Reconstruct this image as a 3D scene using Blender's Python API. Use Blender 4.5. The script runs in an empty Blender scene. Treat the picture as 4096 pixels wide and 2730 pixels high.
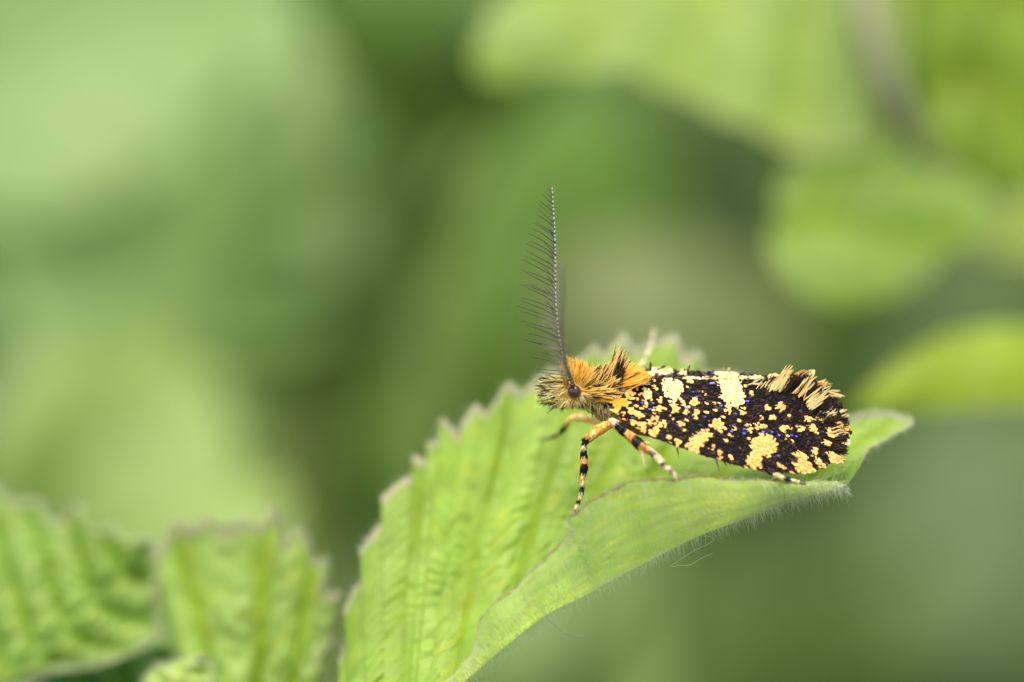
import bpy, math, random
import numpy as np
from mathutils import Matrix, Vector

random.seed(7); rng = np.random.default_rng(7)
sc = bpy.context.scene
col = sc.collection
R = math.radians

# ------------------------------------------------------------------ camera
MM = 0.001                      # everything below is measured in millimetres
PPM = 90.0                      # photograph pixels per millimetre at the focus distance
DIST = 190.0                    # camera to focus distance, mm
PITCH = R(10)
FOC = np.array([0.0, 0.0, 0.45])
RIGHT = np.array([1.0, 0, 0])
FWD = np.array([0, math.cos(PITCH), -math.sin(PITCH)])
UP = np.array([0, math.sin(PITCH), math.cos(PITCH)])

def P(px, py, d):
    """photograph pixel + depth behind the focus plane (mm) -> world metres"""
    px = np.asarray(px, float); py = np.asarray(py, float); d = np.asarray(d, float)
    px, py, d = np.broadcast_arrays(px, py, d)
    k = (DIST + d) / DIST / PPM
    x = (px - 2048) * k; z = (1365 - py) * k
    return FOC + MM * (x[..., None] * RIGHT + z[..., None] * UP + d[..., None] * FWD)

cam_data = bpy.data.cameras.new('camera')
cam = bpy.data.objects.new('camera', cam_data); col.objects.link(cam)
cam.location = FOC - FWD * DIST * MM
cam.rotation_euler = (math.pi / 2 - PITCH, 0, 0)
cam_data.sensor_width = 36
cam_data.lens = 36 * DIST / (4096 / PPM)
cam_data.clip_start = 0.005; cam_data.clip_end = 500
cam_data.dof.use_dof = True
cam_data.dof.focus_distance = DIST * MM
cam_data.dof.aperture_fstop = 13.5
sc.camera = cam

# ------------------------------------------------------------------ light
SUN_AZ, SUN_EL = R(200), R(74)          # azimuth measured from +Y clockwise
w = bpy.data.worlds.new('World'); sc.world = w; w.use_nodes = True
nt = w.node_tree
bg = nt.nodes['Background']
sky = nt.nodes.new('ShaderNodeTexSky'); sky.sky_type = 'NISHITA'
sky.sun_disc = False; sky.sun_elevation = SUN_EL; sky.sun_rotation = SUN_AZ
sky.air_density = 1.0; sky.dust_density = 3.0; sky.ozone_density = 0.6
nt.links.new(sky.outputs[0], bg.inputs[0]); bg.inputs[1].default_value = 0.12
sd = bpy.data.lights.new('sun', 'SUN'); sd.energy = 1.5; sd.angle = R(50); sd.color = (1, .94, .82)
so = bpy.data.objects.new('sun', sd); col.objects.link(so)
sv = Vector((math.sin(SUN_AZ) * math.cos(SUN_EL), math.cos(SUN_AZ) * math.cos(SUN_EL), math.sin(SUN_EL)))
so.rotation_euler = sv.to_track_quat('Z', 'Y').to_euler(); so.location = (0, 0, 3)
sc.view_settings.view_transform = 'Standard'; sc.view_settings.look = 'None'
sc.view_settings.gamma = 1; sc.view_settings.use_curve_mapping = False
sc.view_settings.exposure = 1.4

# ------------------------------------------------------------------ helpers
def lin(r, g, b):
    f = lambda c: (c / 255 / 12.92) if c / 255 <= .04045 else ((c / 255 + .055) / 1.055) ** 2.4
    return np.array([f(r), f(g), f(b)])

def tag(o, label=None, cat=None, group=None, kind=None):
    if label: o['label'] = label
    if cat: o['category'] = cat
    if group: o['group'] = group
    if kind: o['kind'] = kind
    return o

def empty(name, loc):
    o = bpy.data.objects.new(name, None); col.objects.link(o)
    o.location = Vector(np.asarray(loc, float)); o.empty_display_size = .002
    return o

def root_of(o):
    while o.parent: o = o.parent
    return o

def mesh_obj(name, verts, faces, mats, parent=None, cols=None, smooth=True, origin=None):
    """verts are world coordinates; the object sits at its thing's origin"""
    verts = np.asarray(verts, float)
    if parent is not None:
        org = np.array(root_of(parent).location)
    else:
        org = np.zeros(3) if origin is None else np.asarray(origin, float)
    me = bpy.data.meshes.new(name)
    faces = [tuple(int(i) for i in f) for f in (faces.tolist() if isinstance(faces, np.ndarray) else faces)]
    me.from_pydata((verts - org).tolist(), [], faces)
    if not isinstance(mats, (list, tuple)): mats = [mats]
    for m in mats: me.materials.append(m)
    if cols is not None:
        cols = np.asarray(cols, float)
        a = me.color_attributes.new('Col', 'FLOAT_COLOR', 'POINT')
        buf = np.ones((len(verts), 4), np.float32); buf[:, :3] = cols
        a.data.foreach_set('color', buf.ravel())
    if smooth: me.polygons.foreach_set('use_smooth', np.ones(len(me.polygons), bool))
    me.update()
    o = bpy.data.objects.new(name, me); col.objects.link(o)
    if parent is not None: o.parent = parent
    else: o.location = Vector(org)
    return o

def solid(o, t, off=-1, mo=0, mr=0):
    m = o.modifiers.new('thick', 'SOLIDIFY'); m.thickness = t * MM; m.offset = off
    m.material_offset = mo; m.material_offset_rim = mr
    return o

# smooth lattice noise -------------------------------------------------------
_lat = rng.random((64, 64))
def vnoise(x, y, seed=0):
    x = np.asarray(x, float) + seed * 7.31; y = np.asarray(y, float) + seed * 3.77
    xi = np.floor(x).astype(int); yi = np.floor(y).astype(int)
    fx = x - xi; fy = y - yi
    fx = fx * fx * (3 - 2 * fx); fy = fy * fy * (3 - 2 * fy)
    g = lambda a, b: _lat[a % 64, b % 64]
    return ((g(xi, yi) * (1 - fx) + g(xi + 1, yi) * fx) * (1 - fy)
            + (g(xi, yi + 1) * (1 - fx) + g(xi + 1, yi + 1) * fx) * fy)

def smoothstep(a, b, x):
    t = np.clip((np.asarray(x, float) - a) / (b - a), 0, 1)
    return t * t * (3 - 2 * t)

def poly_at(pts, u, key=None):
    """sample a polyline (n,k) at u in 0..1 by its own arc length (or given keys)"""
    pts = np.asarray(pts, float)
    if key is None:
        seg = np.r_[0, np.cumsum(np.linalg.norm(np.diff(pts[:, :2], axis=0), axis=1))]
        key = seg / seg[-1]
    return np.stack([np.interp(u, key, pts[:, i]) for i in range(pts.shape[1])], -1)

def smooth_line(pts, n, it=2):
    pts = np.asarray(pts, float)
    for _ in range(it):                                   # Chaikin
        q = np.empty((2 * len(pts), pts.shape[1])); q[0] = pts[0]; q[-1] = pts[-1]
        q[1:-1:2] = .75 * pts[:-1] + .25 * pts[1:]; q[2:-1:2] = .25 * pts[:-1] + .75 * pts[1:]
        pts = q
    return poly_at(pts, np.linspace(0, 1, n))

# ------------------------------------------------------------------ materials
def new_mat(name):
    m = bpy.data.materials.new(name); m.use_nodes = True
    return m, m.node_tree, m.node_tree.nodes['Principled BSDF']

def colour_node(nt, rgb, attr, var, scale, rnd=0.0):
    """own colour (fixed or from the Col attribute) with natural blotchy variation"""
    if attr:
        a = nt.nodes.new('ShaderNodeAttribute'); a.attribute_name = 'Col'; src = a.outputs['Color']
    else:
        c = nt.nodes.new('ShaderNodeRGB'); c.outputs[0].default_value = (*rgb, 1); src = c.outputs[0]
    tc = nt.nodes.new('ShaderNodeTexCoord')
    n = nt.nodes.new('ShaderNodeTexNoise'); n.inputs['Scale'].default_value = scale
    n.inputs['Detail'].default_value = 4
    nt.links.new(tc.outputs['Object'], n.inputs['Vector'])
    mr = nt.nodes.new('ShaderNodeMapRange')
    mr.inputs['From Min'].default_value = .3; mr.inputs['From Max'].default_value = .7
    mr.inputs['To Min'].default_value = 1 - var; mr.inputs['To Max'].default_value = 1 + var
    nt.links.new(n.outputs[0], mr.inputs['Value'])
    val = mr.outputs[0]
    if rnd:
        oi = nt.nodes.new('ShaderNodeObjectInfo'); m2 = nt.nodes.new('ShaderNodeMapRange')
        m2.inputs['To Min'].default_value = 1 - rnd; m2.inputs['To Max'].default_value = 1 + rnd
        nt.links.new(oi.outputs['Random'], m2.inputs['Value'])
        mm = nt.nodes.new('ShaderNodeMath'); mm.operation = 'MULTIPLY'
        nt.links.new(val, mm.inputs[0]); nt.links.new(m2.outputs[0], mm.inputs[1]); val = mm.outputs[0]
    vm = nt.nodes.new('ShaderNodeVectorMath'); vm.operation = 'SCALE'
    nt.links.new(src, vm.inputs[0]); nt.links.new(val, vm.inputs['Scale'])
    return vm.outputs[0]

def make_mat(name, rgb=(.5, .5, .5), attr=False, rough=.5, spec=.5, var=.12, scale=900, trans=0.0,
             trans_tint=(1.12, 1.1, .6), rnd=0.0, bump=0.0, bump_scale=4000, metal=0.0, sheen=0.0, coat=0.0):
    m, nt, b = new_mat(name)
    c = colour_node(nt, rgb, attr, var, scale, rnd)
    nt.links.new(c, b.inputs['Base Color'])
    b.inputs['Roughness'].default_value = rough
    b.inputs['Specular IOR Level'].default_value = spec
    b.inputs['Metallic'].default_value = metal
    b.inputs['Coat Weight'].default_value = coat
    if bump:
        tc = nt.nodes.new('ShaderNodeTexCoord'); n = nt.nodes.new('ShaderNodeTexNoise')
        n.inputs['Scale'].default_value = bump_scale; n.inputs['Detail'].default_value = 3
        nt.links.new(tc.outputs['Object'], n.inputs['Vector'])
        bp = nt.nodes.new('ShaderNodeBump'); bp.inputs['Strength'].default_value = bump
        bp.inputs['Distance'].default_value = .00008
        nt.links.new(n.outputs[0], bp.inputs['Height']); nt.links.new(bp.outputs[0], b.inputs['Normal'])
    if trans:
        t = nt.nodes.new('ShaderNodeBsdfTranslucent')
        vm = nt.nodes.new('ShaderNodeVectorMath'); vm.operation = 'MULTIPLY'
        nt.links.new(c, vm.inputs[0]); vm.inputs[1].default_value = trans_tint
        nt.links.new(vm.outputs[0], t.inputs['Color'])
        mx = nt.nodes.new('ShaderNodeMixShader'); mx.inputs[0].default_value = trans
        out = nt.nodes['Material Output']
        nt.links.new(b.outputs[0], mx.inputs[1]); nt.links.new(t.outputs[0], mx.inputs[2])
        nt.links.new(mx.outputs[0], out.inputs['Surface'])
    return m

M_LEAF_TOP = make_mat('leaf_upper_side', attr=True, rough=.42, spec=.34, var=.14, scale=500, trans=.45, bump=.5, bump_scale=5000)
M_LEAF_UNDER = make_mat('leaf_under_side', attr=True, rough=.75, spec=.25, var=.10, scale=420, trans=.6, trans_tint=(1.35, 1.3, .85), bump=.5, bump_scale=6000)
M_LEAF_RIM = make_mat('leaf_margin', lin(150, 112, 80), rough=.6, spec=.3, var=.35, scale=700, trans=.2)
M_HAIR = make_mat('leaf_hair', lin(238, 240, 214), rough=.35, spec=.5, var=.08, trans=.45, trans_tint=(1, 1, .9))
M_STEM = make_mat('green_stem', lin(140, 150, 80), rough=.55, spec=.35, var=.25, scale=120, trans=.1)
M_FOLD_SHADE_TIP = make_mat('fold_shade_and_tip', lin(126, 124, 92), rough=.7, spec=.3, var=.25, scale=200)  # grey-brown of the leaf-fold shade band; the withered tip shares it
M_STRAND = make_mat('moth_hair', attr=True, rough=.45, spec=.4, var=.08, trans=.62, trans_tint=(1.12, 1.12, 1.0))
M_BODY = make_mat('moth_skin', attr=True, rough=.8, spec=.2, var=.35, scale=5200, bump=.6, bump_scale=9000)
M_SCALE = make_mat('moth_scales', attr=True, rough=.55, spec=.08, var=.12, scale=7000, bump=.35, bump_scale=20000)
M_SC_YELLOW = make_mat('yellow_scale', lin(232, 172, 78), rough=.4, spec=.5, var=.08, rnd=.14, bump=.3, bump_scale=20000)
M_SC_PALE = make_mat('pale_scale', lin(244, 214, 138), rough=.4, spec=.5, var=.08, rnd=.12, bump=.3, bump_scale=20000)
M_SC_ORANGE = make_mat('orange_scale', lin(236, 152, 34), rough=.4, spec=.5, var=.08, rnd=.12)
M_SC_DARK = make_mat('dark_scale', lin(60, 46, 38), rough=.35, spec=.6, var=.15, rnd=.3)
M_SC_BLUE = make_mat('blue_scale', lin(8, 60, 180), rough=.3, spec=.5, var=.1, rnd=.35, metal=.4)
M_SC_LILAC = make_mat('lilac_scale', lin(150, 140, 185), rough=.25, spec=.9, var=.1, rnd=.2, metal=.3)
M_EYE = make_mat('compound_eye', lin(62, 26, 22), rough=.18, spec=.6, var=.12, scale=3000, coat=.6, bump=.25, bump_scale=22000)
M_LEG = make_mat('moth_leg', attr=True, rough=.45, spec=.4, var=.1, scale=6000, bump=.5, bump_scale=15000)
M_SILK = make_mat('silk', lin(215, 225, 205), rough=.3, spec=.7, var=.05, trans=.4, trans_tint=(1, 1, 1))
M_GROUND = make_mat('ground_soil', lin(84, 92, 48), rough=.9, spec=.2, var=.4, scale=14)
M_GRASS = make_mat('grass', attr=True, rough=.5, spec=.4, var=.2, scale=30, trans=.3)
M_BG_LEAF = {}
def bg_mat(key, rgb):
    if key not in M_BG_LEAF:
        M_BG_LEAF[key] = make_mat('foliage_' + key, lin(*rgb), rough=.5, spec=.4, var=.16, scale=60, trans=.35, rnd=.12)
    return M_BG_LEAF[key]

# ------------------------------------------------------------------ shape builders
def ribbons(C, W, roll, cols, parent, name, mat, kind='stuff', taper=None):
    """C (n,k,3) world centre lines, W (n,) widths in m -> one mesh of tapering three-sided strands"""
    C = np.asarray(C, float); n, k, _ = C.shape
    T = np.gradient(C, axis=1); T /= np.linalg.norm(T, axis=2, keepdims=True) + 1e-12
    ref = np.broadcast_to(FWD, T.shape)
    A = np.cross(T, ref); A /= np.linalg.norm(A, axis=2, keepdims=True) + 1e-9
    B = np.cross(A, T)
    if taper is None: taper = np.linspace(1, .25, k)
    rad = (np.asarray(W)[:, None] * .5) * np.asarray(taper)[None, :]
    V = []
    for j in range(3):
        a = np.asarray(roll)[:, None] + j * 2 * math.pi / 3
        V.append(C + rad[..., None] * (np.cos(a)[..., None] * A + .6 * np.sin(a)[..., None] * B))
    V = np.stack(V, 2).reshape(n * k * 3, 3)
    base = np.arange(n)[:, None, None] * k * 3 + np.arange(k - 1)[None, :, None] * 3
    F = []
    for j in range(3):
        j2 = (j + 1) % 3
        F.append(np.stack([base + j, base + j2, base + 3 + j2, base + 3 + j], -1).reshape(-1, 4))
    F = np.concatenate(F)
    cc = None
    if cols is not None:
        cols = np.asarray(cols, float)
        if cols.ndim == 2: cols = np.repeat(cols[:, None], k, 1)
        cc = np.repeat(cols[:, :, None], 3, 2).reshape(-1, 3)
    o = mesh_obj(name, V, F, mat, parent, cc)
    if kind: o['kind'] = kind
    return o

def tube(name, pts, radii, mat, parent, cols=None, sides=10, n=None, origin=None, flat=1.0, jitter=0.0):
    """smooth closed tube through world points, radii in m"""
    pts = np.asarray(pts, float); radii = np.asarray(radii, float)
    k = len(pts)
    T = np.gradient(pts, axis=0); T /= np.linalg.norm(T, axis=1, keepdims=True) + 1e-12
    ref = FWD if abs(np.dot(T[0], FWD)) < .9 else UP
    A = np.cross(T, ref); A /= np.linalg.norm(A, axis=1, keepdims=True) + 1e-9
    B = np.cross(A, T)
    ang = np.arange(sides) / sides * 2 * math.pi
    rr = radii[:, None] * (1 + jitter * (rng.random((k, sides)) - .5))
    V = pts[:, None] + rr[..., None] * (np.cos(ang)[None, :, None] * A[:, None] + flat * np.sin(ang)[None, :, None] * B[:, None])
    V = np.concatenate([V.reshape(-1, 3), pts[:1], pts[-1:]])
    F = []
    for i in range(k - 1):
        for j in range(sides):
            j2 = (j + 1) % sides
            F.append((i * sides + j, i * sides + j2, (i + 1) * sides + j2, (i + 1) * sides + j))
    for j in range(sides):
        F.append((k * sides, (j + 1) % sides, j))
        F.append((k * sides + 1, (k - 1) * sides + j, (k - 1) * sides + (j + 1) % sides))
    cc = None
    if cols is not None:
        cols = np.asarray(cols, float)
        cc = np.concatenate([np.repeat(cols, sides, 0), cols[:1], cols[-1:]])
    return mesh_obj(name, V, F, mat, parent, cc, origin=origin)

def grid_faces(nu, nv):
    i = np.arange(nu - 1)[:, None]; j = np.arange(nv - 1)[None]
    a = i * nv + j
    return np.stack([a, a + 1, a + nv + 1, a + nv], -1).reshape(-1, 4)

class Blade:
    """half of a leaf: ruled between its midrib K and its margin O, both (px, py, d) paired in u"""
    def __init__(self, K, O, nu, nv, power=1.0, veins=9, bulge=.35, cross=.12, crossn=14, sag=0.0, seed=0, phase=0.0):
        self.K = K; self.O = O; self.nu = nu; self.nv = nv; self.power = power
        self.veins = veins; self.bulge = bulge; self.cross = cross; self.crossn = crossn
        self.sag = sag; self.seed = seed; self.phase = phase
        self.ku = np.linspace(0, 1, len(K)); self.ou = np.linspace(0, 1, len(O))
    def pxd(self, u, v, relief=True):
        u = np.asarray(u, float); v = np.asarray(v, float)
        k = np.stack([np.interp(u, self.ku, self.K[:, i]) for i in range(3)], -1)
        o = np.stack([np.interp(u, self.ou, self.O[:, i]) for i in range(3)], -1)
        px = k[..., 0] + (o[..., 0] - k[..., 0]) * v
        py = k[..., 1] + (o[..., 1] - k[..., 1]) * v
        d = k[..., 2] + (o[..., 2] - k[..., 2]) * v ** self.power
        px = px + self.sag * np.sin(v * math.pi) * 30
        if relief: d = d + self.relief(u, v)
        return px, py, d
    def groove(self, u, v):
        ph = u * self.veins + self.phase + .25 * (vnoise(v * 3, u * 2, self.seed + 1) - .5)
        return np.abs(np.sin(math.pi * ph)) ** 1.1, ph
    def relief(self, u, v):
        g, ph = self.groove(u, v)
        win = np.clip(1.3 - v, .12, 1) * smoothstep(0, .08, v)
        cell = np.floor(ph)
        wob = vnoise(u * 30, v * 9, self.seed + 3) * 1.1 + vnoise(u * 9, v * 3, self.seed + 8) * 1.5
        t = np.abs(np.sin(math.pi * (v * self.crossn + wob + cell * .37))) ** .7 * (.35 + 1.1 * vnoise(u * 26, v * 11, self.seed + 17))
        rough = (vnoise(u * 90, v * 60, self.seed + 5) - .5) * .4 + (vnoise(u * 38, v * 21, self.seed + 25) - .5) * 1.3
        side = np.abs(np.sin(math.pi * ph)) ** .8
        return -(self.bulge * g + self.cross * t * side + self.cross * rough) * win
    def build(self, name, parent, top_rgb, vein_rgb, under_rgb, mats, thick=.16, flip=False, edge_rgb=None, edge=.03, off=-1):
        u = np.linspace(0, 1, self.nu)[:, None]; v = np.linspace(0, 1, self.nv)[None]
        u, v = np.broadcast_arrays(u, v)
        px, py, d = self.pxd(u, v)
        V = P(px, py, d).reshape(-1, 3)
        F = grid_faces(self.nu, self.nv)
        if flip: F = F[:, ::-1]
        g, ph = self.groove(u, v)
        blot = vnoise(u * 20, v * 12, self.seed + 11)
        mixv = np.clip(1 - g * 1.25, 0, 1)[..., None]
        c = top_rgb * (1 - mixv) + vein_rgb * mixv
        yel = smoothstep(.62, .9, vnoise(u * 30, v * 22, self.seed + 13))[..., None] * .45
        c = c * (1 - yel) + (c * np.array([1.5, 1.12, .6])) * yel
        c = c * (.88 + .26 * blot)[..., None]
        if edge_rgb is not None:
            e = smoothstep(1 - edge * 2, 1 - edge * .3, v + .03 * (vnoise(u * 70, v * 2, 4) - .5))[..., None]
            c = c * (1 - e) + edge_rgb * e
        o = mesh_obj(name, V, F, mats, parent, c.reshape(-1, 3))
        return o

def hair_on(bl, parent, name, n, length, width, urange=(0, 1), vrange=(0, 1), sign=-1, lean=(0, 0), spread=.5, seed=1, mat=None, vpow=1.0, off=0.0):
    """fine hairs growing out of a blade; sign -1 grows towards the near side"""
    r = np.random.default_rng(seed)
    u = r.uniform(*urange, n); v = vrange[0] + (vrange[1] - vrange[0]) * r.random(n) ** vpow
    px, py, d = bl.pxd(u, v)
    d = d + off
    p0 = P(px, py, d)
    e = .002
    a = P(*bl.pxd(np.clip(u + e, 0, 1), v, False)) - P(*bl.pxd(np.clip(u - e, 0, 1), v, False))
    b = P(*bl.pxd(u, np.clip(v + e, 0, 1), False)) - P(*bl.pxd(u, np.clip(v - e, 0, 1), False))
    nrm = np.cross(a, b); nrm /= np.linalg.norm(nrm, axis=1, keepdims=True) + 1e-15
    s = np.sign(np.sum(nrm * FWD, 1)) * sign; s[s == 0] = 1
    nrm *= s[:, None]
    L = length * MM * (.28 + .95 * r.random(n) ** 1.8)
    jit = r.normal(0, spread, (n, 3))
    dirn = nrm + jit + lean[0] * RIGHT + lean[1] * UP
    dirn /= np.linalg.norm(dirn, axis=1, keepdims=True)
    bend = r.normal(0, .35, (n, 3)) + .35 * (lean[0] * RIGHT + lean[1] * UP)
    t = np.linspace(0, 1, 5)[None, :, None]
    C = p0[:, None] + dirn[:, None] * (L[:, None, None] * t) + bend[:, None] * (L[:, None, None] * t ** 2 * .5)
    return ribbons(C, np.full(n, width * MM) * r.uniform(.7, 1.2, n), r.uniform(0, 6, n), None, parent, name, mat or M_HAIR,
                   taper=np.linspace(1, .2, 5))

LEAF_MATS = [M_LEAF_TOP, M_LEAF_UNDER, M_LEAF_RIM]
LEAF_MATS_UNDER_FIRST = [M_LEAF_UNDER, M_LEAF_TOP, M_LEAF_RIM]

# ================================================================== ground
G = 400
gx = np.linspace(-60, 60, G); gy = np.concatenate([np.linspace(-60, 0, 60), np.linspace(.02, 8, 240), np.linspace(8.5, 60, 100)])
GX, GY = np.meshgrid(gx, gy, indexing='ij')
GZ = .05 * (vnoise(GX * .8, GY * .8, 2) - .5) + .02 * (vnoise(GX * 5, GY * 5, 3) - .5)
g = mesh_obj('ground', np.stack([GX, GY, GZ], -1).reshape(-1, 3), grid_faces(G, G), M_GROUND)
tag(g, 'soft green meadow soil seen only as blur far behind the moth', 'ground', kind='structure')
def ground_z(x, y):
    return float(.05 * (vnoise(x * .8, y * .8, 2) - .5) + .02 * (vnoise(x * 5, y * 5, 3) - .5))

ng = 9000
gy_ = rng.uniform(.7, 7, ng); gx_ = rng.uniform(-1, 1, ng) * (.25 + .22 * gy_)
gz_ = np.array([ground_z(a, b) for a, b in zip(gx_, gy_)]) - .01
h_ = rng.uniform(.06, .26, ng); lean = rng.normal(0, .35, (ng, 2))
t = np.linspace(0, 1, 4)[None, :, None]
base = np.stack([gx_, gy_, gz_], -1)[:, None]
vec = np.stack([lean[:, 0] * h_, lean[:, 1] * h_, h_], -1)[:, None]
C = base + vec * t + np.stack([lean[:, 0] * h_, lean[:, 1] * h_, -.35 * h_], -1)[:, None] * t ** 2
gc = np.stack([lin(90, 108, 44) * (1 + .35 * (k - .5)) for k in rng.random(ng)])
gr = ribbons(C, rng.uniform(.005, .011, ng), rng.uniform(0, 6, ng), gc, None, 'grass', M_GRASS)
tag(gr, 'blurred meadow grass covering the ground far behind', 'grass', kind='stuff')

# ================================================================== the folded bramble leaf under the moth
NU = 1100
keel = np.array([(1290, 3160, 0), (1500, 3010, 0), (1700, 2860, 0), (1858, 2730, 0), (1967, 2632, 0), (2075, 2544, 0), (2147, 2488, 0),
                 (2212, 2442, 0), (2350, 2380, 0), (2444, 2322, 0), (2545, 2269, 0), (2668, 2208, 0), (2790, 2145, 0), (2906, 2103, 0),
                 (3029, 2058, 0), (3159, 2009, 0), (3267, 1977, .1), (3385, 1948, .3)], float)
uu = np.linspace(0, 1, NU)
keel_s = smooth_line(keel, NU)

# far half: margin with its teeth; each row is (u on the keel, px, py, depth)
far_rows = [(0, 1275, 3010, 3), (.05, 1300, 2860, 4), (.10, 1345, 2760, 4.5), (.125, 1392, 2705, 4.6), (.13, 1364, 2668, 4.7), (.165, 1398, 2560, 4.9), (.20, 1424, 2484, 5), (.205, 1380, 2462, 5),
            (.235, 1420, 2350, 5.2), (.262, 1508, 2262, 5.3), (.266, 1442, 2220, 5.4), (.29, 1508, 2110, 5.5), (.318, 1576, 2046, 5.6), (.322, 1528, 2008, 5.7),
            (.345, 1600, 1925, 5.8), (.362, 1668, 1890, 5.9), (.366, 1660, 1836, 6), (.378, 1716, 1850, 6), (.384, 1716, 1780, 6.1), (.392, 1756, 1770, 6.1), (.40, 1776, 1682, 6.2), (.425, 1848, 1744, 6.3),
            (.432, 1850, 1690, 6.4), (.445, 1912, 1632, 6.4), (.462, 1950, 1652, 6.4), (.48, 2046, 1546, 6.5), (.50, 2090, 1570, 6.5), (.52, 2210, 1480, 6.6),
            (.54, 2260, 1500, 6.6), (.56, 2390, 1395, 6.7), (.575, 2420, 1425, 6.7), (.59, 2500, 1340, 6.8), (.61, 2540, 1400, 6.8), (.622, 2585, 1385, 6.8), (.645, 2708, 1338, 6.8),
            (.66, 2745, 1420, 6.7), (.675, 2808, 1408, 6.6), (.69, 2822, 1490, 6.5), (.72, 2960, 1500, 6.2), (.74, 3000, 1560, 6), (.78, 3150, 1560, 5.8), (.81, 3220, 1620, 5.5), (.845, 3390, 1685, 5.2),
            (.89, 3500, 1656, 5), (.925, 3590, 1664, 4.8), (.955, 3658, 1690, 4.6), (.97, 3560, 1745, 4), (.982, 3480, 1790, 3.2), (.99, 3435, 1872, 2), (1, 3388, 1946, .3)]
fr = np.array(far_rows)
fr[:, 0] = np.interp(fr[:, 0], [0, .13, .205, .266, .322, .366, .40, .48, .56, .622, .69, .845, .955, 1], [0, .035, .065, .095, .125, .153, .185, .25, .37, .45, .56, .75, .9, 1])
for tx, ty in [(1364, 2668), (1380, 2462), (1442, 2220), (1528, 2008), (1660, 1836), (1716, 1780), (1776, 1682), (1912, 1632), (2046, 1546), (2210, 1480), (2390, 1395), (2500, 1340)]:
    k_ = int(np.argmin(np.abs(fr[:, 1] - tx) + np.abs(fr[:, 2] - ty))); q_ = .4 + .6 * ((tx * 7 + ty) % 10) / 10; fr[k_, 1] -= 12 * q_; fr[k_, 2] -= 22 * q_      # pointed teeth
fr[:, 3] *= np.interp(fr[:, 0], [0, .3, .7, 1], [1.4, 1.4, 1.3, 1])
far_O = np.stack([np.interp(uu, fr[:, 0], fr[:, i]) for i in (1, 2, 3)], -1)
near_rim = np.array([(1240, 3100, -1), (1450, 2950, -1.5), (1650, 2815, -2), (1808, 2703, -2.2), (1887, 2616, -2.3), (1906, 2540, -2.3), (1922, 2472, -2.4), (1974, 2414, -2.5),
                     (2017, 2385, -2.5), (2075, 2342, -2.5), (2082, 2322, -2.5), (2126, 2284, -2.5), (2184, 2240, -2.5), (2190, 2222, -2.5), (2227, 2188, -2.5), (2285, 2117, -2.5), (2264, 2078, -2.5),
                     (2350, 2009, -2.6), (2429, 1966, -2.7), (2530, 1922, -2.8), (2653, 1913, -2.8), (2700, 1918, -2.8), (2783, 1902, -2.7), (2906, 1915, -2.4), (2960, 1922, -2.2), (3036, 1916, -1.9),
                     (3152, 1936, -1.4), (3260, 1924, -1.0), (3340, 1924, -.4), (3385, 1946, .3)], float)
near_O = poly_at(near_rim, uu)
# pair the rim with the keel so that the ruling lines run across the blade
leaf0 = empty('bramble_leaf', P(1290, 3160, 0))
tag(leaf0, 'green bramble leaf folded lengthwise like a trough, with the moth perched in it', 'leaf')
GREEN_TOP = lin(154, 184, 74); GREEN_VEIN = lin(134, 164, 30); GREEN_UNDER = lin(184, 210, 116); RED_EDGE = lin(150, 96, 62)
far_bl = Blade(keel_s, far_O, NU, 170, power=.62, veins=10, bulge=.36, cross=.17, crossn=20, seed=1, phase=.47)
o = far_bl.build('far_blade', leaf0, GREEN_TOP, GREEN_VEIN, GREEN_UNDER, LEAF_MATS, edge_rgb=lin(204, 186, 160), edge=.02, off=-1, flip=False)
o['label'] = 'upper side of the leaf half standing behind the moth'
near_bl = Blade(keel_s, near_O, NU, 90, power=.8, veins=10, bulge=-.05, cross=-.02, crossn=12, seed=2, phase=.47)
o = near_bl.build('near_blade', leaf0, GREEN_UNDER, lin(172, 200, 100), GREEN_TOP, LEAF_MATS_UNDER_FIRST, edge_rgb=RED_EDGE, edge=.022, flip=True)
o['label'] = 'pale downy underside of the leaf half folded up in front'
tube('midrib', P(keel_s[::6, 0], keel_s[::6, 1] - 26, keel_s[::6, 2] + .2), np.linspace(.3, .05, len(keel_s[::6])) * MM, M_LEAF_UNDER, leaf0,
     cols=np.repeat(lin(168, 184, 96)[None], len(keel_s[::6]), 0), sides=8)
pet = P(np.array([1290, 1100, 880, 700]), np.array([3160, 3300, 3420, 3600]), np.array([0, 2, 5, 9]))
tube('petiole', pet, np.array([.42, .5, .55, .6]) * MM, M_STEM, leaf0)
hair_on(near_bl, leaf0, 'leaf_down', 6000, .5, .014, (.12, 1), (0, 1), -1, (.25, -.45), .4, 3)
hair_on(near_bl, leaf0, 'keel_fringe', 1500, .48, .014, (.12, 1), (0, .06), -1, (.2, -1.1), .5, 4)
hair_on(near_bl, leaf0, 'rim_fringe', 900, .42, .016, (.12, 1), (.985, 1), -1, (.1, .8), .5, 5)
hair_on(far_bl, leaf0, 'margin_fringe', 4600, .36, .02, (.02, .97), (.975, 1), -1, (-.35, .7), .6, 6, off=-.02)
hair_on(far_bl, leaf0, 'upper_down', 1500, .35, .014, (.1, 1), (.1, .98), -1, (0, .3), .4, 7)

def leaf_depth(px, py):
    U_, V_ = np.meshgrid(np.linspace(.02, .98, 400), np.linspace(0, 1, 160), indexing='ij')
    a, b, c = far_bl.pxd(U_, V_)
    k = np.argmin((a - px) ** 2 + (b - py) ** 2)
    return float(c.ravel()[k])

# ================================================================== the moth
moth = empty('moth', P(2600, 1950, 1.0))
tag(moth, 'black and yellow speckled moth with orange head and feathery antennae on the folded leaf', 'moth')
DC = 1.0
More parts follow.
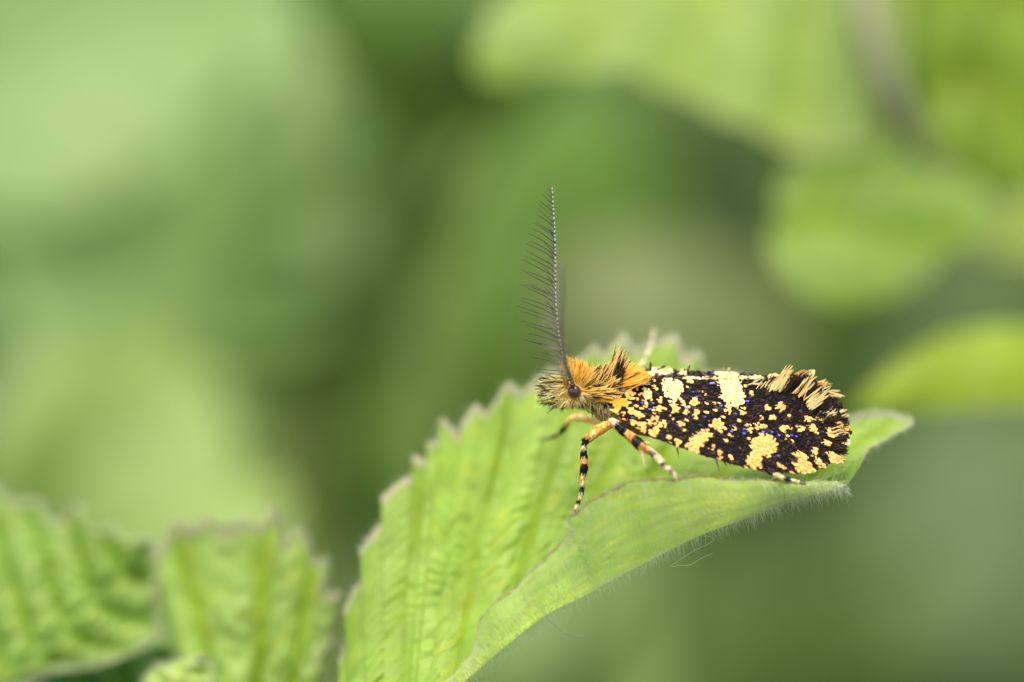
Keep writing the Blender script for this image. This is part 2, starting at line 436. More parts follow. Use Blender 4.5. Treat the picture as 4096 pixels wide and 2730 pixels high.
# --- body: one continuous skin -------------------------------------------------
bp = np.array([(2196, 1566, 8), (2212, 1566, 28), (2238, 1564, 46), (2270, 1560, 58), (2300, 1558, 60), (2328, 1560, 54), (2346, 1566, 52), (2372, 1574, 66),
               (2410, 1586, 88), (2455, 1604, 104), (2510, 1622, 110), (2580, 1642, 104), (2660, 1664, 98), (2760, 1690, 92), (2880, 1722, 80), (2990, 1752, 62), (3080, 1776, 36), (3120, 1786, 8)], float)
bs = smooth_line(bp, 90, 2)
ang = np.arange(36) / 36 * 2 * math.pi
BV = []; BC = []
cream = lin(222, 206, 156); dark = lin(44, 38, 30)
for (x, y, r) in bs:
    px = x + 0 * ang; py = y - r * np.sin(ang); d = DC - r / PPM * .92 * np.cos(ang)
    BV.append(P(px, py, d))
    m = smoothstep(.5, .62, vnoise(x / 13 + np.cos(ang) * 2, (y - r * np.sin(ang)) / 11, 3) * .6 + .4 * vnoise(x / 5, (y - r * np.sin(ang)) / 5 + np.cos(ang), 9))
    m = m * smoothstep(2355, 2400, x)
    c = cream[None] * (1 - m[:, None]) + dark[None] * m[:, None]
    if x < 2350: c = c * 0 + lin(196, 158, 84)
    if x > 2480: c = c * 0 + lin(120, 96, 60)
    BC.append(c)
BV = np.array(BV); BC = np.array(BC)
nb = len(bs)
V = np.concatenate([BV.reshape(-1, 3), BV[:1].mean(1), BV[-1:].mean(1)])
F = []
for i in range(nb - 1):
    for j in range(36):
        F.append((i * 36 + j, (i + 1) * 36 + j, (i + 1) * 36 + (j + 1) % 36, i * 36 + (j + 1) % 36))
for j in range(36):
    F.append((nb * 36, j, (j + 1) % 36)); F.append((nb * 36 + 1, (nb - 1) * 36 + (j + 1) % 36, (nb - 1) * 36 + j))
body = mesh_obj('body', V, F, M_BODY, moth, np.concatenate([BC.reshape(-1, 3), BC[0, :1], BC[-1, :1]]))
body['label'] = 'cream and dark mottled body from head to abdomen'

def body_rd(px):
    return np.interp(px, bs[:, 0], bs[:, 1]), np.interp(px, bs[:, 0], bs[:, 2])
def body_d(px, py, far=False):
    cy, r = body_rd(px)
    q = np.clip((np.asarray(py) - cy) / r, -1, 1)
    s = np.sqrt(1 - q * q) * r / PPM * .92
    return DC + s if far else DC - s

# --- eyes ---------------------------------------------------------------------
def ball(name, c, rx, ry, rz, mat, parent, n=28):
    a = np.linspace(0, math.pi, n // 2)[:, None]; b = np.linspace(0, 2 * math.pi, n, endpoint=False)[None]
    x = np.sin(a) * np.cos(b); y = np.sin(a) * np.sin(b); z = np.cos(a) + 0 * b
    V = c + MM * (x[..., None] * rx * RIGHT + z[..., None] * rz * UP + y[..., None] * ry * FWD)
    nv = n; nu = n // 2
    F = [(i * nv + j, (i + 1) * nv + j, (i + 1) * nv + (j + 1) % nv, i * nv + (j + 1) % nv) for i in range(nu - 1) for j in range(nv)]
    return mesh_obj(name, V.reshape(-1, 3), F, mat, parent)
for dd in (DC - .60, DC + .60):
    e = ball('eye', P(2297, 1568, dd), .28, .2, .28, M_EYE, moth)
    a = np.linspace(0, 2 * math.pi, 40)
    sgn = -1 if dd < DC else 1
    ring = P(2297 + 26.5 * np.cos(a), 1568 + 26.5 * np.sin(a), dd + sgn * .02)
    tube('eye_rim', ring, np.full(40, .022 * MM), M_BODY, e, cols=np.repeat(lin(150, 118, 84)[None], 40, 0), sides=6)

# --- hair of head and thorax ------------------------------------------------------
YEL = lin(255, 228, 140); ORG = lin(255, 222, 96); BLK = lin(34, 34, 24); CRM = lin(255, 246, 196); DGR = lin(30, 44, 28)
def tuft(name, n, roots, tips, mid, cbase, ctip, dark_frac, dark_tip_frac, wpx, d0=None, dspread=.5, seed=0, parent=moth, bow=0.0, tipjit=10, clump=0.0, near_off=0.0, straight=None):
    """roots/tips: functions r -> (n,2) pixel arrays; strands from the body surface outward"""
    r = np.random.default_rng(seed)
    A = roots(r, n); B = tips(r, n, A)
    B = B + r.normal(0, tipjit, B.shape)
    q = r.uniform(-1, 1, n)
    dA = body_d(A[:, 0], A[:, 1]) if d0 is None else d0 + 0 * q
    dA = dA + (q + 1) * .5 * dspread + near_off
    dB = dA - (.35 - dspread * .3) * (1 - (q + 1) * .5) + r.normal(0, .1, n) + near_off
    k = 6; t = np.linspace(0, 1, k)[None]
    nx = -(B[:, 1] - A[:, 1]); ny = B[:, 0] - A[:, 0]
    bw = bow + r.normal(0, .05 if straight is None else straight, n)
    wig = r.normal(0, .02, n)
    px = A[:, :1] + (B[:, :1] - A[:, :1]) * t + nx[:, None] * (bw[:, None] * np.sin(math.pi * t) * .5 + wig[:, None] * np.sin(2 * math.pi * t))
    py = A[:, 1:] + (B[:, 1:] - A[:, 1:]) * t + ny[:, None] * (bw[:, None] * np.sin(math.pi * t) * .5 + wig[:, None] * np.sin(2 * math.pi * t))
    d = dA[:, None] + (dB - dA)[:, None] * t - .12 * np.sin(math.pi * t)
    C = P(px, py, d)
    cb = np.array(cbase)[None] * r.uniform(.85, 1.15, (n, 1)); ct = np.array(ctip)[None] * r.uniform(.8, 1.15, (n, 1))
    cols = cb[:, None] * (1 - t[..., None]) + ct[:, None] * t[..., None]
    isd = r.random(n) < dark_frac; cols[isd] = BLK * r.uniform(.7, 1.3)
    dt = (r.random(n) < dark_tip_frac) & ~isd
    mixd = smoothstep(.5, .8, t[0])[None, :, None]
    cols[dt] = cols[dt] * (1 - mixd) + DGR * mixd
    W = r.uniform(.7, 1.25, n) * wpx / PPM * MM
    return ribbons(C, W, r.uniform(0, 6, n), cols, parent, name, M_STRAND, taper=[.8, 1, 1, .95, .75, .3])

U = lambda r, n, x0, x1, y0, y1: np.stack([r.uniform(x0, x1, n), r.uniform(y0, y1, n)], -1)
def arc_line(pts):
    pts = np.asarray(pts, float)
    return lambda r, n: poly_at(pts, np.sort(r.random(n)))
def linked(root_pts, tip_pts, rj=6):
    """strands that fan: the same parameter runs along the root line and the tip line"""
    rp = np.asarray(root_pts, float); tp = np.asarray(tip_pts, float)
    st = {}
    def roots(r, n):
        st['u'] = np.sort(r.random(n)); return poly_at(rp, st['u']) + r.normal(0, rj, (n, 2))
    def tips(r, n, A):
        B = poly_at(tp, st['u']); f = r.uniform(.72, 1.02, (n, 1)); return A + (B - A) * f
    return roots, tips

# brush of face and palps, pale with dark tips, pointing forward
ro, ti = linked([(2262, 1518), (2232, 1540), (2222, 1562), (2236, 1588), (2280, 1606)], [(2160, 1498), (2142, 1536), (2144, 1575), (2156, 1612), (2196, 1640)], 14)
tuft('face_hair', 260, ro, ti, None, CRM, CRM, .14, .6, 4.2, seed=11, dspread=1.3, tipjit=8, straight=.012)
ro, ti = linked([(2262, 1518), (2244, 1552), (2262, 1600)], [(2196, 1508), (2188, 1558), (2216, 1622)], 10)
tuft('face_hair', 170, ro, ti, None, lin(252, 234, 170), CRM, .05, .25, 4.4, seed=12, dspread=.8, tipjit=8, straight=.015)
ro, ti = linked([(2255, 1594), (2300, 1606), (2330, 1600)], [(2222, 1640), (2290, 1632), (2340, 1640)], 8)
tuft('chin_hair', 300, ro, ti, None, lin(248, 232, 170), CRM, .05, .12, 3.2, seed=13, dspread=.7, tipjit=7)
# orange crown
ro, ti = linked([(2262, 1530), (2285, 1530), (2308, 1534), (2326, 1542)], [(2258, 1432), (2284, 1440), (2312, 1440), (2352, 1462)], 7)
tuft('crown_hair', 900, ro, ti, None, ORG, lin(255, 226, 112), .05, .04, 4.2, seed=14, dspread=1.2, tipjit=8, bow=.05)
ro, ti = linked([(2264, 1560), (2272, 1535), (2262, 1515)], [(2262, 1500), (2258, 1480), (2250, 1450)], 6)
tuft('crown_hair', 220, ro, ti, None, lin(214, 150, 60), ORG, .06, .05, 4, seed=15, dspread=.5, tipjit=8)
# collar fanning back from behind the eye
ro, ti = linked([(2326, 1544), (2330, 1552), (2332, 1560), (2332, 1568)], [(2360, 1462), (2400, 1480), (2430, 1516), (2430, 1556)], 5)
tuft('collar_hair', 560, ro, ti, None, lin(255, 228, 124), YEL, .14, .05, 4.2, seed=16, dspread=.9, tipjit=9)
ro, ti = linked([(2330, 1570), (2326, 1580), (2316, 1590)], [(2400, 1600), (2366, 1622), (2336, 1640)], 5)
tuft('collar_hair', 260, ro, ti, None, CRM, lin(214, 190, 120), .12, .1, 3.4, seed=17, dspread=.5, tipjit=8)
# thorax back, mixed yellow and black, lying backwards
ro, ti = linked([(2350, 1534), (2390, 1524), (2430, 1510)], [(2410, 1468), (2450, 1462), (2490, 1440)], 12)
tuft('thorax_hair', 620, ro, ti, None, lin(255, 228, 140), lin(255, 232, 160), .22, .10, 4.6, seed=18, dspread=1.0, tipjit=9)
ro, ti = linked([(2360, 1570), (2400, 1556), (2440, 1536)], [(2440, 1560), (2470, 1530), (2500, 1500)], 12)
tuft('thorax_hair', 620, ro, ti, None, lin(255, 226, 134), lin(255, 232, 156), .26, .08, 5, seed=19, dspread=.7, tipjit=9)
# raised crest
ro, ti = linked([(2428, 1520), (2446, 1512), (2466, 1505)], [(2472, 1410), (2490, 1402), (2512, 1440)], 9)
tuft('crest_hair', 420, ro, ti, None, lin(255, 226, 138), lin(255, 234, 166), .15, .2, 5, seed=20, dspread=.7, tipjit=8, bow=-.05)
ro, ti = linked([(2455, 1520), (2466, 1530), (2474, 1540)], [(2478, 1408), (2488, 1440), (2502, 1470)], 6)
tuft('crest_hair', 120, ro, ti, None, lin(120, 84, 44), lin(150, 110, 60), .6, .3, 5, seed=21, dspread=.4, tipjit=8)
# orange tuft lying back over the wing bases
ro, ti = linked([(2462, 1496), (2474, 1510), (2486, 1528), (2500, 1542)], [(2536, 1452), (2572, 1478), (2602, 1506), (2588, 1530)], 9)
tuft('shoulder_hair', 620, ro, ti, None, lin(255, 220, 92), lin(255, 226, 118), .04, .02, 5, seed=22, dspread=.5, tipjit=7, near_off=-.08)
# side of the thorax above the wing root
ro, ti = linked([(2352, 1562), (2364, 1578), (2372, 1594)], [(2470, 1552), (2488, 1566), (2460, 1590)], 10)
tuft('shoulder_hair', 380, ro, ti, None, lin(255, 224, 116), lin(255, 230, 144), .26, .1, 5.4, seed=23, dspread=.15, tipjit=9, near_off=-.1)
# breast
ro, ti = linked([(2350, 1600), (2390, 1640), (2440, 1660)], [(2362, 1650), (2420, 1690), (2470, 1690)], 14)
tuft('breast_hair', 150, ro, ti, None, lin(222, 200, 140), lin(214, 198, 146), .2, .1, 3.2, seed=24, dspread=.2, tipjit=10)

# --- wings ---------------------------------------------------------------------
topc = np.array([(2392, 1572), (2440, 1532), (2500, 1517), (2560, 1514), (2660, 1515), (2900, 1520), (3050, 1518), (3100, 1508), (3170, 1502), (3250, 1520), (3310, 1556), (3355, 1606), (3384, 1660), (3396, 1720)], float)
botc = np.array([(2392, 1580), (2410, 1596), (2430, 1616), (2452, 1642), (2474, 1664), (2505, 1692), (2540, 1716), (2600, 1746), (2800, 1819), (2960, 1866), (3100, 1889), (3190, 1892), (3270, 1878), (3330, 1850), (3374, 1806), (3396, 1740)], float)
botl = np.array([(2380, 1640), (2480, 1698), (2600, 1746), (2800, 1819), (2960, 1866), (3100, 1892), (3250, 1905), (3500, 1915)], float)
def wtop(x): return np.interp(x, topc[:, 0], topc[:, 1])
def wbot(x): return np.interp(x, botc[:, 0], botc[:, 1])
def wing_d(px, py):
    b = np.interp(px, botl[:, 0], botl[:, 1])
    v = np.clip((py - 1514) / (b - 1514), -.5, 1.3)
    vv = np.where(v > 0, np.abs(v) ** .85, v * .6)
    return .75 - 2.05 * vv + 1.1 * smoothstep(3080, 3420, px) + .75 * smoothstep(2520, 2390, px) + .04 * np.sin(px / 23) * np.clip(v, 0, 1)
# pattern: patches of yellow scales (photograph pixels); pale ones by the ridge have top light painted in
z2 = lambda pts: np.array([(2650 + x / 2.8, 1400 + y / 2.8) for x, y in pts])
z3 = lambda pts: np.array([(2350 + x / 5.227, 1400 + y / 5.227) for x, y in pts])
z4 = lambda pts: np.array([(2100 + x / 2.851, 1550 + y / 2.851) for x, y in pts])
POLY = [
    (z3([(1570, 600), (1640, 560), (1720, 600), (1760, 640), (1830, 600), (1950, 700), (2000, 800), (1960, 880), (1930, 1000), (1860, 1060), (1830, 1140), (1740, 1100), (1640, 960), (1500, 850), (1540, 740)]), 'pale'),
    (z2([(595, 300), (700, 290), (780, 300), (860, 310), (860, 380), (920, 480), (905, 560), (860, 630), (770, 650), (700, 610), (650, 520), (610, 400), (620, 330)]), 'pale'),
    (z2([(520, 850), (570, 790), (600, 765), (650, 775), (660, 810), (700, 860), (690, 900), (620, 915), (550, 890)]), 'yellow'),
    (z2([(430, 910), (480, 885), (550, 940), (520, 970), (470, 1000), (480, 1020), (440, 1060), (410, 1110), (400, 1165), (300, 1130), (228, 1095), (290, 1040), (310, 960), (360, 930), (420, 935)]), 'yellow'),
    (z2([(1070, 960), (1100, 930), (1230, 940), (1250, 1010), (1290, 1080), (1270, 1110), (1200, 1190), (1110, 1180), (1080, 1250), (1100, 1315), (1020, 1330), (910, 1265), (940, 1180), (990, 1130), (980, 1040), (1000, 980)]), 'yellow'),
    (z2([(1450, 1160), (1500, 1125), (1530, 1150), (1600, 1170), (1590, 1220), (1560, 1200), (1620, 1260), (1705, 1350), (1600, 1380), (1520, 1365), (1480, 1280), (1500, 1220)]), 'yellow'),
    (z2([(1275, 1260), (1330, 1275), (1375, 1340), (1310, 1330)]), 'yellow'),
    (z2([(1700, 1205), (1750, 1220), (1780, 1270), (1830, 1310), (1780, 1335), (1720, 1280)]), 'yellow'),
    (z2([(1830, 1130), (1890, 1120), (1900, 1170), (2030, 1190), (2010, 1265), (1930, 1285), (1850, 1210)]), 'yellow'),
    (z2([(1900, 830), (1960, 800), (2060, 850), (2060, 940), (1950, 930), (1870, 965), (1830, 900)]), 'yellow'),
    (z2([(1275, 650), (1290, 610), (1320, 588), (1365, 640), (1360, 690), (1290, 690)]), 'yellow'),
    (z2([(1300, 850), (1360, 830), (1450, 850), (1430, 880), (1370, 890), (1340, 925), (1300, 890)]), 'yellow'),
    (z2([(1740, 720), (1830, 710), (1830, 750), (1780, 800), (1750, 770)]), 'yellow'),
    (z2([(2000, 1000), (2090, 1000), (2090, 1060), (2030, 1060)]), 'pale'),
    (z3([(1130, 870), (1200, 770), (1250, 800), (1290, 760), (1310, 940), (1290, 1040), (1230, 1095), (1180, 1030), (1150, 950)]), 'pale'),
    (z3([(1370, 1190), (1470, 1120), (1530, 1160), (1575, 1220), (1560, 1280), (1500, 1340), (1420, 1340), (1460, 1280)]), 'yellow'),
    (z3([(1750, 1200), (1820, 1155), (1890, 1220), (1870, 1300), (1770, 1310)]), 'yellow'),
    (z3([(240, 1000), (330, 960), (560, 930), (640, 960), (760, 1000), (850, 1080), (850, 1140), (720, 1200), (640, 1285), (560, 1230), (500, 1100), (400, 1060)]), 'orange'),
    (z3([(600, 900), (700, 830), (860, 810), (945, 840), (940, 930), (880, 960), (940, 1020), (860, 1040), (790, 960)]), 'yellow'),
    (z3([(120, 830), (330, 760), (560, 690), (720, 650), (830, 740), (620, 830), (440, 870), (240, 880)]), 'orange'),
    (z3([(780, 1200), (870, 1170), (1000, 1250), (1130, 1330), (1220, 1310), (1100, 1400), (1080, 1455), (980, 1370), (900, 1340)]), 'yellow'),
    (z3([(720, 1300), (790, 1275), (780, 1330), (835, 1380), (800, 1400)]), 'yellow'),
    (z4([(1380, 400), (1430, 350), (1520, 310), (1510, 350), (1460, 420), (1390, 440)]), 'yellow'),
    (z4([(1470, 440), (1500, 400), (1560, 360), (1610, 400), (1560, 460), (1500, 500), (1490, 560), (1400, 540), (1400, 490)]), 'yellow'),
    (z4([(1290, 440), (1330, 385), (1370, 450), (1360, 500), (1390, 530), (1330, 520), (1300, 490)]), 'yellow'),
    (z4([(1175, 380), (1230, 355), (1250, 400), (1210, 420)]), 'yellow'),
    (z4([(1690, 630), (1715, 590), (1760, 620), (1750, 665), (1700, 660)]), 'yellow'),
]
ELL = [z2([e[:2]])[0].tolist() + [e[2] / 2.8, e[3] / 2.8] for e in [
    (1165, 655, 34, 24), (1225, 750, 26, 28), (1020, 505, 26, 20), (1530, 880, 28, 40), (1670, 890, 34, 42), (1820, 1040, 36, 30), (1690, 1140, 32, 30), (1100, 860, 56, 26),
    (800, 870, 36, 16), (980, 905, 26, 16), (950, 840, 20, 20), (1050, 825, 16, 16), (830, 785, 22, 14), (1100, 765, 18, 18), (1410, 775, 16, 16), (1620, 770, 18, 25), (1370, 980, 18, 18),
    (1440, 1020, 18, 16), (700, 1020, 18, 16), (730, 1050, 16, 14), (640, 1130, 30, 14), (745, 1180, 26, 12), (775, 1200, 20, 22), (560, 1065, 22, 14), (75, 970, 14, 12),
    (150, 1030, 28, 34), (580, 600, 46, 18), (720, 690, 42, 16), (890, 700, 36, 24), (480, 690, 28, 22), (475, 490, 22, 18), (440, 465, 20, 14), (410, 440, 18, 14), (340, 580, 48, 40), (230, 570, 24, 14),
    (230, 605, 24, 12), (480, 570, 16, 24), (485, 605, 16, 14), (270, 680, 32, 36), (370, 690, 38, 30), (360, 750, 20, 16), (255, 770, 12, 16), (200, 820, 28, 24), (220, 890, 14, 14), (300, 355, 34, 30), (135, 650, 44, 46),
    (1600, 1160, 16, 12), (680, 745, 10, 10), (1830, 785, 22, 16), (980, 965, 20, 14), (740, 940, 22, 22), (1130, 560, 10, 10), (480, 1160, 14, 12), (625, 1195, 12, 8)]]
ELL += [z3([e[:2]])[0].tolist() + [e[2] / 5.227, e[3] / 5.227] for e in [
    (1380, 640, 60, 44), (1510, 1040, 36, 74), (1960, 1060, 44, 28), (2000, 1125, 56, 24), (960, 740, 60, 34), (1040, 1140, 40, 30), (1210, 1170, 50, 40), (1060, 920, 40, 30), (1220, 660, 40, 30), (600, 1330, 30, 20),
    (560, 1270, 24, 24), (1100, 1240, 26, 18), (1300, 1280, 24, 20), (760, 1480, 44, 30), (920, 1500, 62, 50), (1090, 1530, 80, 50), (1050, 1210, 30, 14), (1420, 810, 40, 24), (1600, 580, 130, 26), (840, 780, 50, 30)]]

def in_poly(poly, x, y):
    c = np.zeros(x.shape, bool); n = len(poly); j = n - 1
    for i in range(n):
        xi, yi = poly[i]; xj, yj = poly[j]
        hit = ((yi > y) != (yj > y)) & (x < (xj - xi) * (y - yi) / (yj - yi + 1e-9) + xi)
        c ^= hit; j = i
    return c
def pattern(x, y, shrink=.55):
    """0 dark, 1 yellow, 2 pale, 3 orange"""
    k = np.zeros(x.shape, int)
    for pl, kind in POLY:
        ins = in_poly(pl, x, y)
        for ox, oy in ((-5, 0), (5, 0), (0, -4), (0, 4)): ins &= in_poly(pl, x + ox * shrink, y + oy * shrink)
        k[ins] = {'yellow': 1, 'pale': 2, 'orange': 3}[kind]
    for cx, cy, rx, ry in ELL:
        k[((x - cx) / rx) ** 2 + ((y - cy) / ry) ** 2 < .85] = 1
    return k
WING_B = np.stack([lin(26, 18, 18), lin(222, 166, 82), lin(238, 200, 126), lin(232, 160, 54)])
nx_, ny_ = 300, 110
X = np.linspace(2392, 3396, nx_)[:, None]; T_ = np.linspace(0, 1, ny_)[None]
Y = wtop(X) + (wbot(X) - wtop(X)) * T_
X2 = X + 0 * T_
WING_C = WING_B[pattern(X2.ravel(), Y.ravel(), 1.9)]
near_wing = mesh_obj('forewing', P(X2, Y, wing_d(X2, Y) + .03).reshape(-1, 3), grid_faces(nx_, ny_), M_BODY, moth, WING_C)
near_wing['label'] = 'near forewing, black with cream-yellow patches'
solid(near_wing, .03, 0)

def far_top(x): return np.interp(x, [2470, 2540, 2650, 2800, 2880, 3060, 3120, 3200], [1490, 1477, 1474, 1487, 1489, 1501, 1500, 1498])
def far_d(px, py): return .8 + (1516 - py) / 40 * 1.1
X = np.linspace(2470, 3200, 80)[:, None]
s = np.linspace(0, 1, 24)[None]
ft = far_top(X)
Yf = np.where(s < .4, 1516 + (ft - 1516) * np.sin(np.clip(s / .4, 0, 1) * math.pi / 2), ft + (s - .4) / .6 * 200)
Df = np.where(s < .4, .82 + 1.2 * s / .4, 2.02 + 1.5 * ((s - .4) / .6) ** .8)
far_wing = mesh_obj('forewing', P(X + 0 * s, Yf + 4, Df + .3).reshape(-1, 3), grid_faces(80, 24), M_BODY, moth, np.repeat(lin(40, 28, 28)[None], 80 * 24, 0))
far_wing['label'] = 'far forewing showing as a strip above the ridge'
solid(far_wing, .03, 0)

def flow(x, y):
    """direction the scales point, in photograph pixels"""
    f = smoothstep(2980, 3160, x)
    a0 = .10 + .22 * smoothstep(1540, 1800, y)
    a1 = np.arctan2(y - 1690, np.maximum(x - 3010, 30)) * 1.0
    a1 = np.where(a1 < 0, a1 * 1.22, a1 * .85)
    a = a0 * (1 - f) + a1 * f
    return a

# a scale: narrow base, broad rounded and slightly toothed tip; (along, across)
SC_T = np.array([(0, -.22), (.35, -.42), (.72, -.5), (.93, -.36), (1.0, -.12), (.96, .03), (1.0, .16), (.92, .38), (.7, .5), (.35, .42), (0, .22), (.55, 0)])
SC_F = [(i, (i + 1) % 11, 11) for i in range(11)]
LONG_T = np.array([(0, -.25), (.3, -.5), (.75, -.48), (.94, -.3), (1.0, .05), (.92, .32), (.7, .5), (.3, .5), (0, .25), (.2, .0), (.8, 0), (.5, .0)])

def scale_cloud(name, parent, cx, cy, ang, L, W, cols, dfun, lift0, lift1, mat=M_SCALE, tmpl=SC_T):
    n = len(cx); k = len(tmpl)
    a = tmpl[:, 0][None] - .5; b = tmpl[:, 1][None]
    px = cx[:, None] + L[:, None] * a * np.cos(ang)[:, None] - W[:, None] * b * np.sin(ang)[:, None]
    py = cy[:, None] + L[:, None] * a * np.sin(ang)[:, None] + W[:, None] * b * np.cos(ang)[:, None]
    dome = (1 - (2 * b) ** 2) * .012
    lift = lift0[:, None] + (lift1 - lift0)[:, None] * (a + .5) + dome
    d = dfun(cx, cy)[:, None] * 0 + dfun(px, py) - lift
    V = P(px, py, d).reshape(-1, 3)
    F = (np.array(SC_F)[None] + np.arange(n)[:, None, None] * k).reshape(-1, 3)
    o = mesh_obj(name, V, F, mat, parent, np.repeat(cols, k, 0), smooth=False)
    o['kind'] = 'stuff'
    return o

# sampling on a jittered lattice so that rows overlap like roof tiles
def lattice(x0, x1, y0, y1, sx, sy, r):
    xs = np.arange(x0, x1, sx); ys = np.arange(y0, y1, sy)
    X, Y = np.meshgrid(xs, ys, indexing='ij')
    X = X + (np.arange(len(ys)) % 2)[None] * sx * .5
    X = X + r.normal(0, sx * .28, X.shape); Y = Y + r.normal(0, sy * .28, Y.shape)
    return X.ravel(), Y.ravel()
r1 = np.random.default_rng(31)
sx, sy = lattice(2396, 3400, 1500, 1900, 7.2, 7.4, r1)
inside = (sy > wtop(sx) + 1) & (sy < wbot(sx) - 1)
sx, sy = sx[inside], sy[inside]
jx = r1.normal(0, 4, len(sx)); jy = r1.normal(0, 3.4, len(sx))
kind = pattern(sx + jx, sy + jy)
# strays: single yellow scales sown over the dark ground, more towards the shoulder
stray = (kind == 0) & (r1.random(len(sx)) < .006 + .03 * smoothstep(2750, 2450, sx))
kind[stray] = 1
fl = flow(sx, sy) + r1.normal(0, .13, len(sx))
n = len(sx)
L = np.where(kind == 0, r1.uniform(15, 22, n), r1.uniform(19, 26, n)); Wd = np.where(kind == 0, r1.uniform(8, 11.5, n), r1.uniform(10, 13.5, n))
tail = smoothstep(3060, 3200, sx); L = L * (1 + .5 * tail * (kind > 0))
base_c = np.stack([lin(25, 14, 12), lin(236, 186, 102), lin(242, 208, 138), lin(234, 158, 50)])
cc = base_c[kind] * r1.uniform(.72, 1.2, (n, 1))
dk = kind == 0
cc[dk] *= r1.uniform(.35, 1.35, (dk.sum(), 1))
purp = dk & (r1.random(n) < .13); cc[purp] = lin(66, 50, 46) * r1.uniform(.6, 1.2, (purp.sum(), 1))
brn = dk & (r1.random(n) < .07); cc[brn] = lin(62, 40, 30)
blot = vnoise(sx / 60, sy / 50, 21)
yl = kind > 0
cc[yl] = cc[yl] * (.9 + .2 * blot[yl])[:, None]
warm = smoothstep(2700, 2420, sx)[:, None] * (yl[:, None])
cc = cc * (1 - .55 * warm) + (lin(232, 152, 44) * (.85 + .3 * blot)[:, None]) * .55 * warm
lift0 = r1.uniform(.004, .02, n) + .008 * yl; lift1 = lift0 + np.where(dk, r1.uniform(.02, .085, n), r1.uniform(.02, .085, n)) + .0 * yl
# the 300 scales that show largest become parts of their own, the rest one part
yi = np.where(yl & (sy > 1530))[0]
yi = r1.permutation(yi)[:300]
singles = np.zeros(n, bool); singles[yi] = True
rest = ~singles
scale_cloud('scale_cover', near_wing, sx[rest], sy[rest], fl[rest], L[rest], Wd[rest], cc[rest], wing_d, lift0[rest], lift1[rest])

def plate_mesh(name, tmpl, mat):
    V = [(x, y, (1 - (2 * y) ** 2) * .05) for x, y in tmpl]
    me = bpy.data.meshes.new(name); me.from_pydata(V, [], SC_F if len(tmpl) == 12 and tmpl is SC_T else [(0, 1, 9), (1, 2, 11), (1, 11, 9), (2, 3, 10), (2, 10, 11), (3, 4, 10), (4, 5, 10), (5, 6, 10), (6, 11, 10), (6, 7, 11), (7, 9, 11), (7, 8, 9), (8, 0, 9)])
    me.materials.append(mat); me.update()
    return me
ME = {(k, s): plate_mesh(f'{k}_{s}_scale', SC_T if s == 'short' else LONG_T, m) for k, m in
      [('yellow', M_SC_YELLOW), ('pale', M_SC_PALE), ('orange', M_SC_ORANGE), ('dark', M_SC_DARK), ('blue', M_SC_BLUE), ('lilac', M_SC_LILAC)] for s in ('short', 'long')}
def single(name, parent, me, x, y, a, L, W, dfun, l0, l1, d_base=None, d_tip=None):
    """one scale as its own object; x,y is its base, rigid plate from base to tip"""
    dx, dy = math.cos(a), math.sin(a)
    db = float(dfun(np.array(x), np.array(y))) - l0 if d_base is None else d_base
    dt = float(dfun(np.array(x + L * dx), np.array(y + L * dy))) - l1 if d_tip is None else d_tip
    p0 = P(x, y, db); p1 = P(x + L * dx, y + L * dy, dt)
    ex = p1 - p0
    s_ = W / 2
    q = P(x - dy * s_, y + dx * s_, float(dfun(np.array(x - dy * s_), np.array(y + dx * s_))) - l0 if d_base is None else db) - p0
    ey = q - ex * (q @ ex) / (ex @ ex); ey = ey / np.linalg.norm(ey) * (W / PPM * MM)
    ez = np.cross(ex, ey); ez = ez / np.linalg.norm(ez) * (W / PPM * MM)
    if ez @ FWD > 0: ez = -ez
    p0 = p0 - np.array(root_of(parent).location)
    o = bpy.data.objects.new(name, me); col.objects.link(o); o.parent = parent
    o.matrix_local = Matrix(((ex[0], ey[0], ez[0], p0[0]), (ex[1], ey[1], ez[1], p0[1]), (ex[2], ey[2], ez[2], p0[2]), (0, 0, 0, 1)))
    return o
for i in yi:
    k = {1: 'yellow', 2: 'pale', 3: 'orange'}[kind[i]]
    if k == 'yellow' and sx[i] < 2620 and random.random() < .5: k = 'orange'
    a = fl[i]
    single('wing_scale', near_wing, ME[(k, 'short')], sx[i] - math.cos(a) * L[i] / 2, sy[i] - math.sin(a) * L[i] / 2, a, L[i], Wd[i], wing_d, lift0[i] + .012, lift1[i] + .02)

# blue glints
blues = z2([(350, 468), (390, 525), (665, 620), (950, 572), (812, 712), (325, 735), (480, 750), (775, 905), (920, 885), (915, 930), (1133, 908), (1225, 918), (1305, 945), (1448, 952), (1505, 965), (1300, 1175)]).tolist() \
    + z3([(790, 855), (1145, 1100), (1365, 1100), (1310, 1235), (940, 1400), (985, 800), (1180, 680)]).tolist()
for x, y in blues:
    a = float(flow(np.array(x), np.array(y))) + random.uniform(-.2, .2)
    single('blue_scale', near_wing, ME[('blue', 'short')], x - 7, y, a, random.uniform(9, 15), random.uniform(6, 9), wing_d, .05, .1)
for x, y, a, l in [(2520, 1530, -.55, 52), (2556, 1538, .0, 46), (2838, 1534, -.1, 22), (2738, 1627, .25, 20)]:
    single('lilac_scale', near_wing, ME[('lilac', 'long')], x, y, a, l, 10, wing_d, .06, .22)

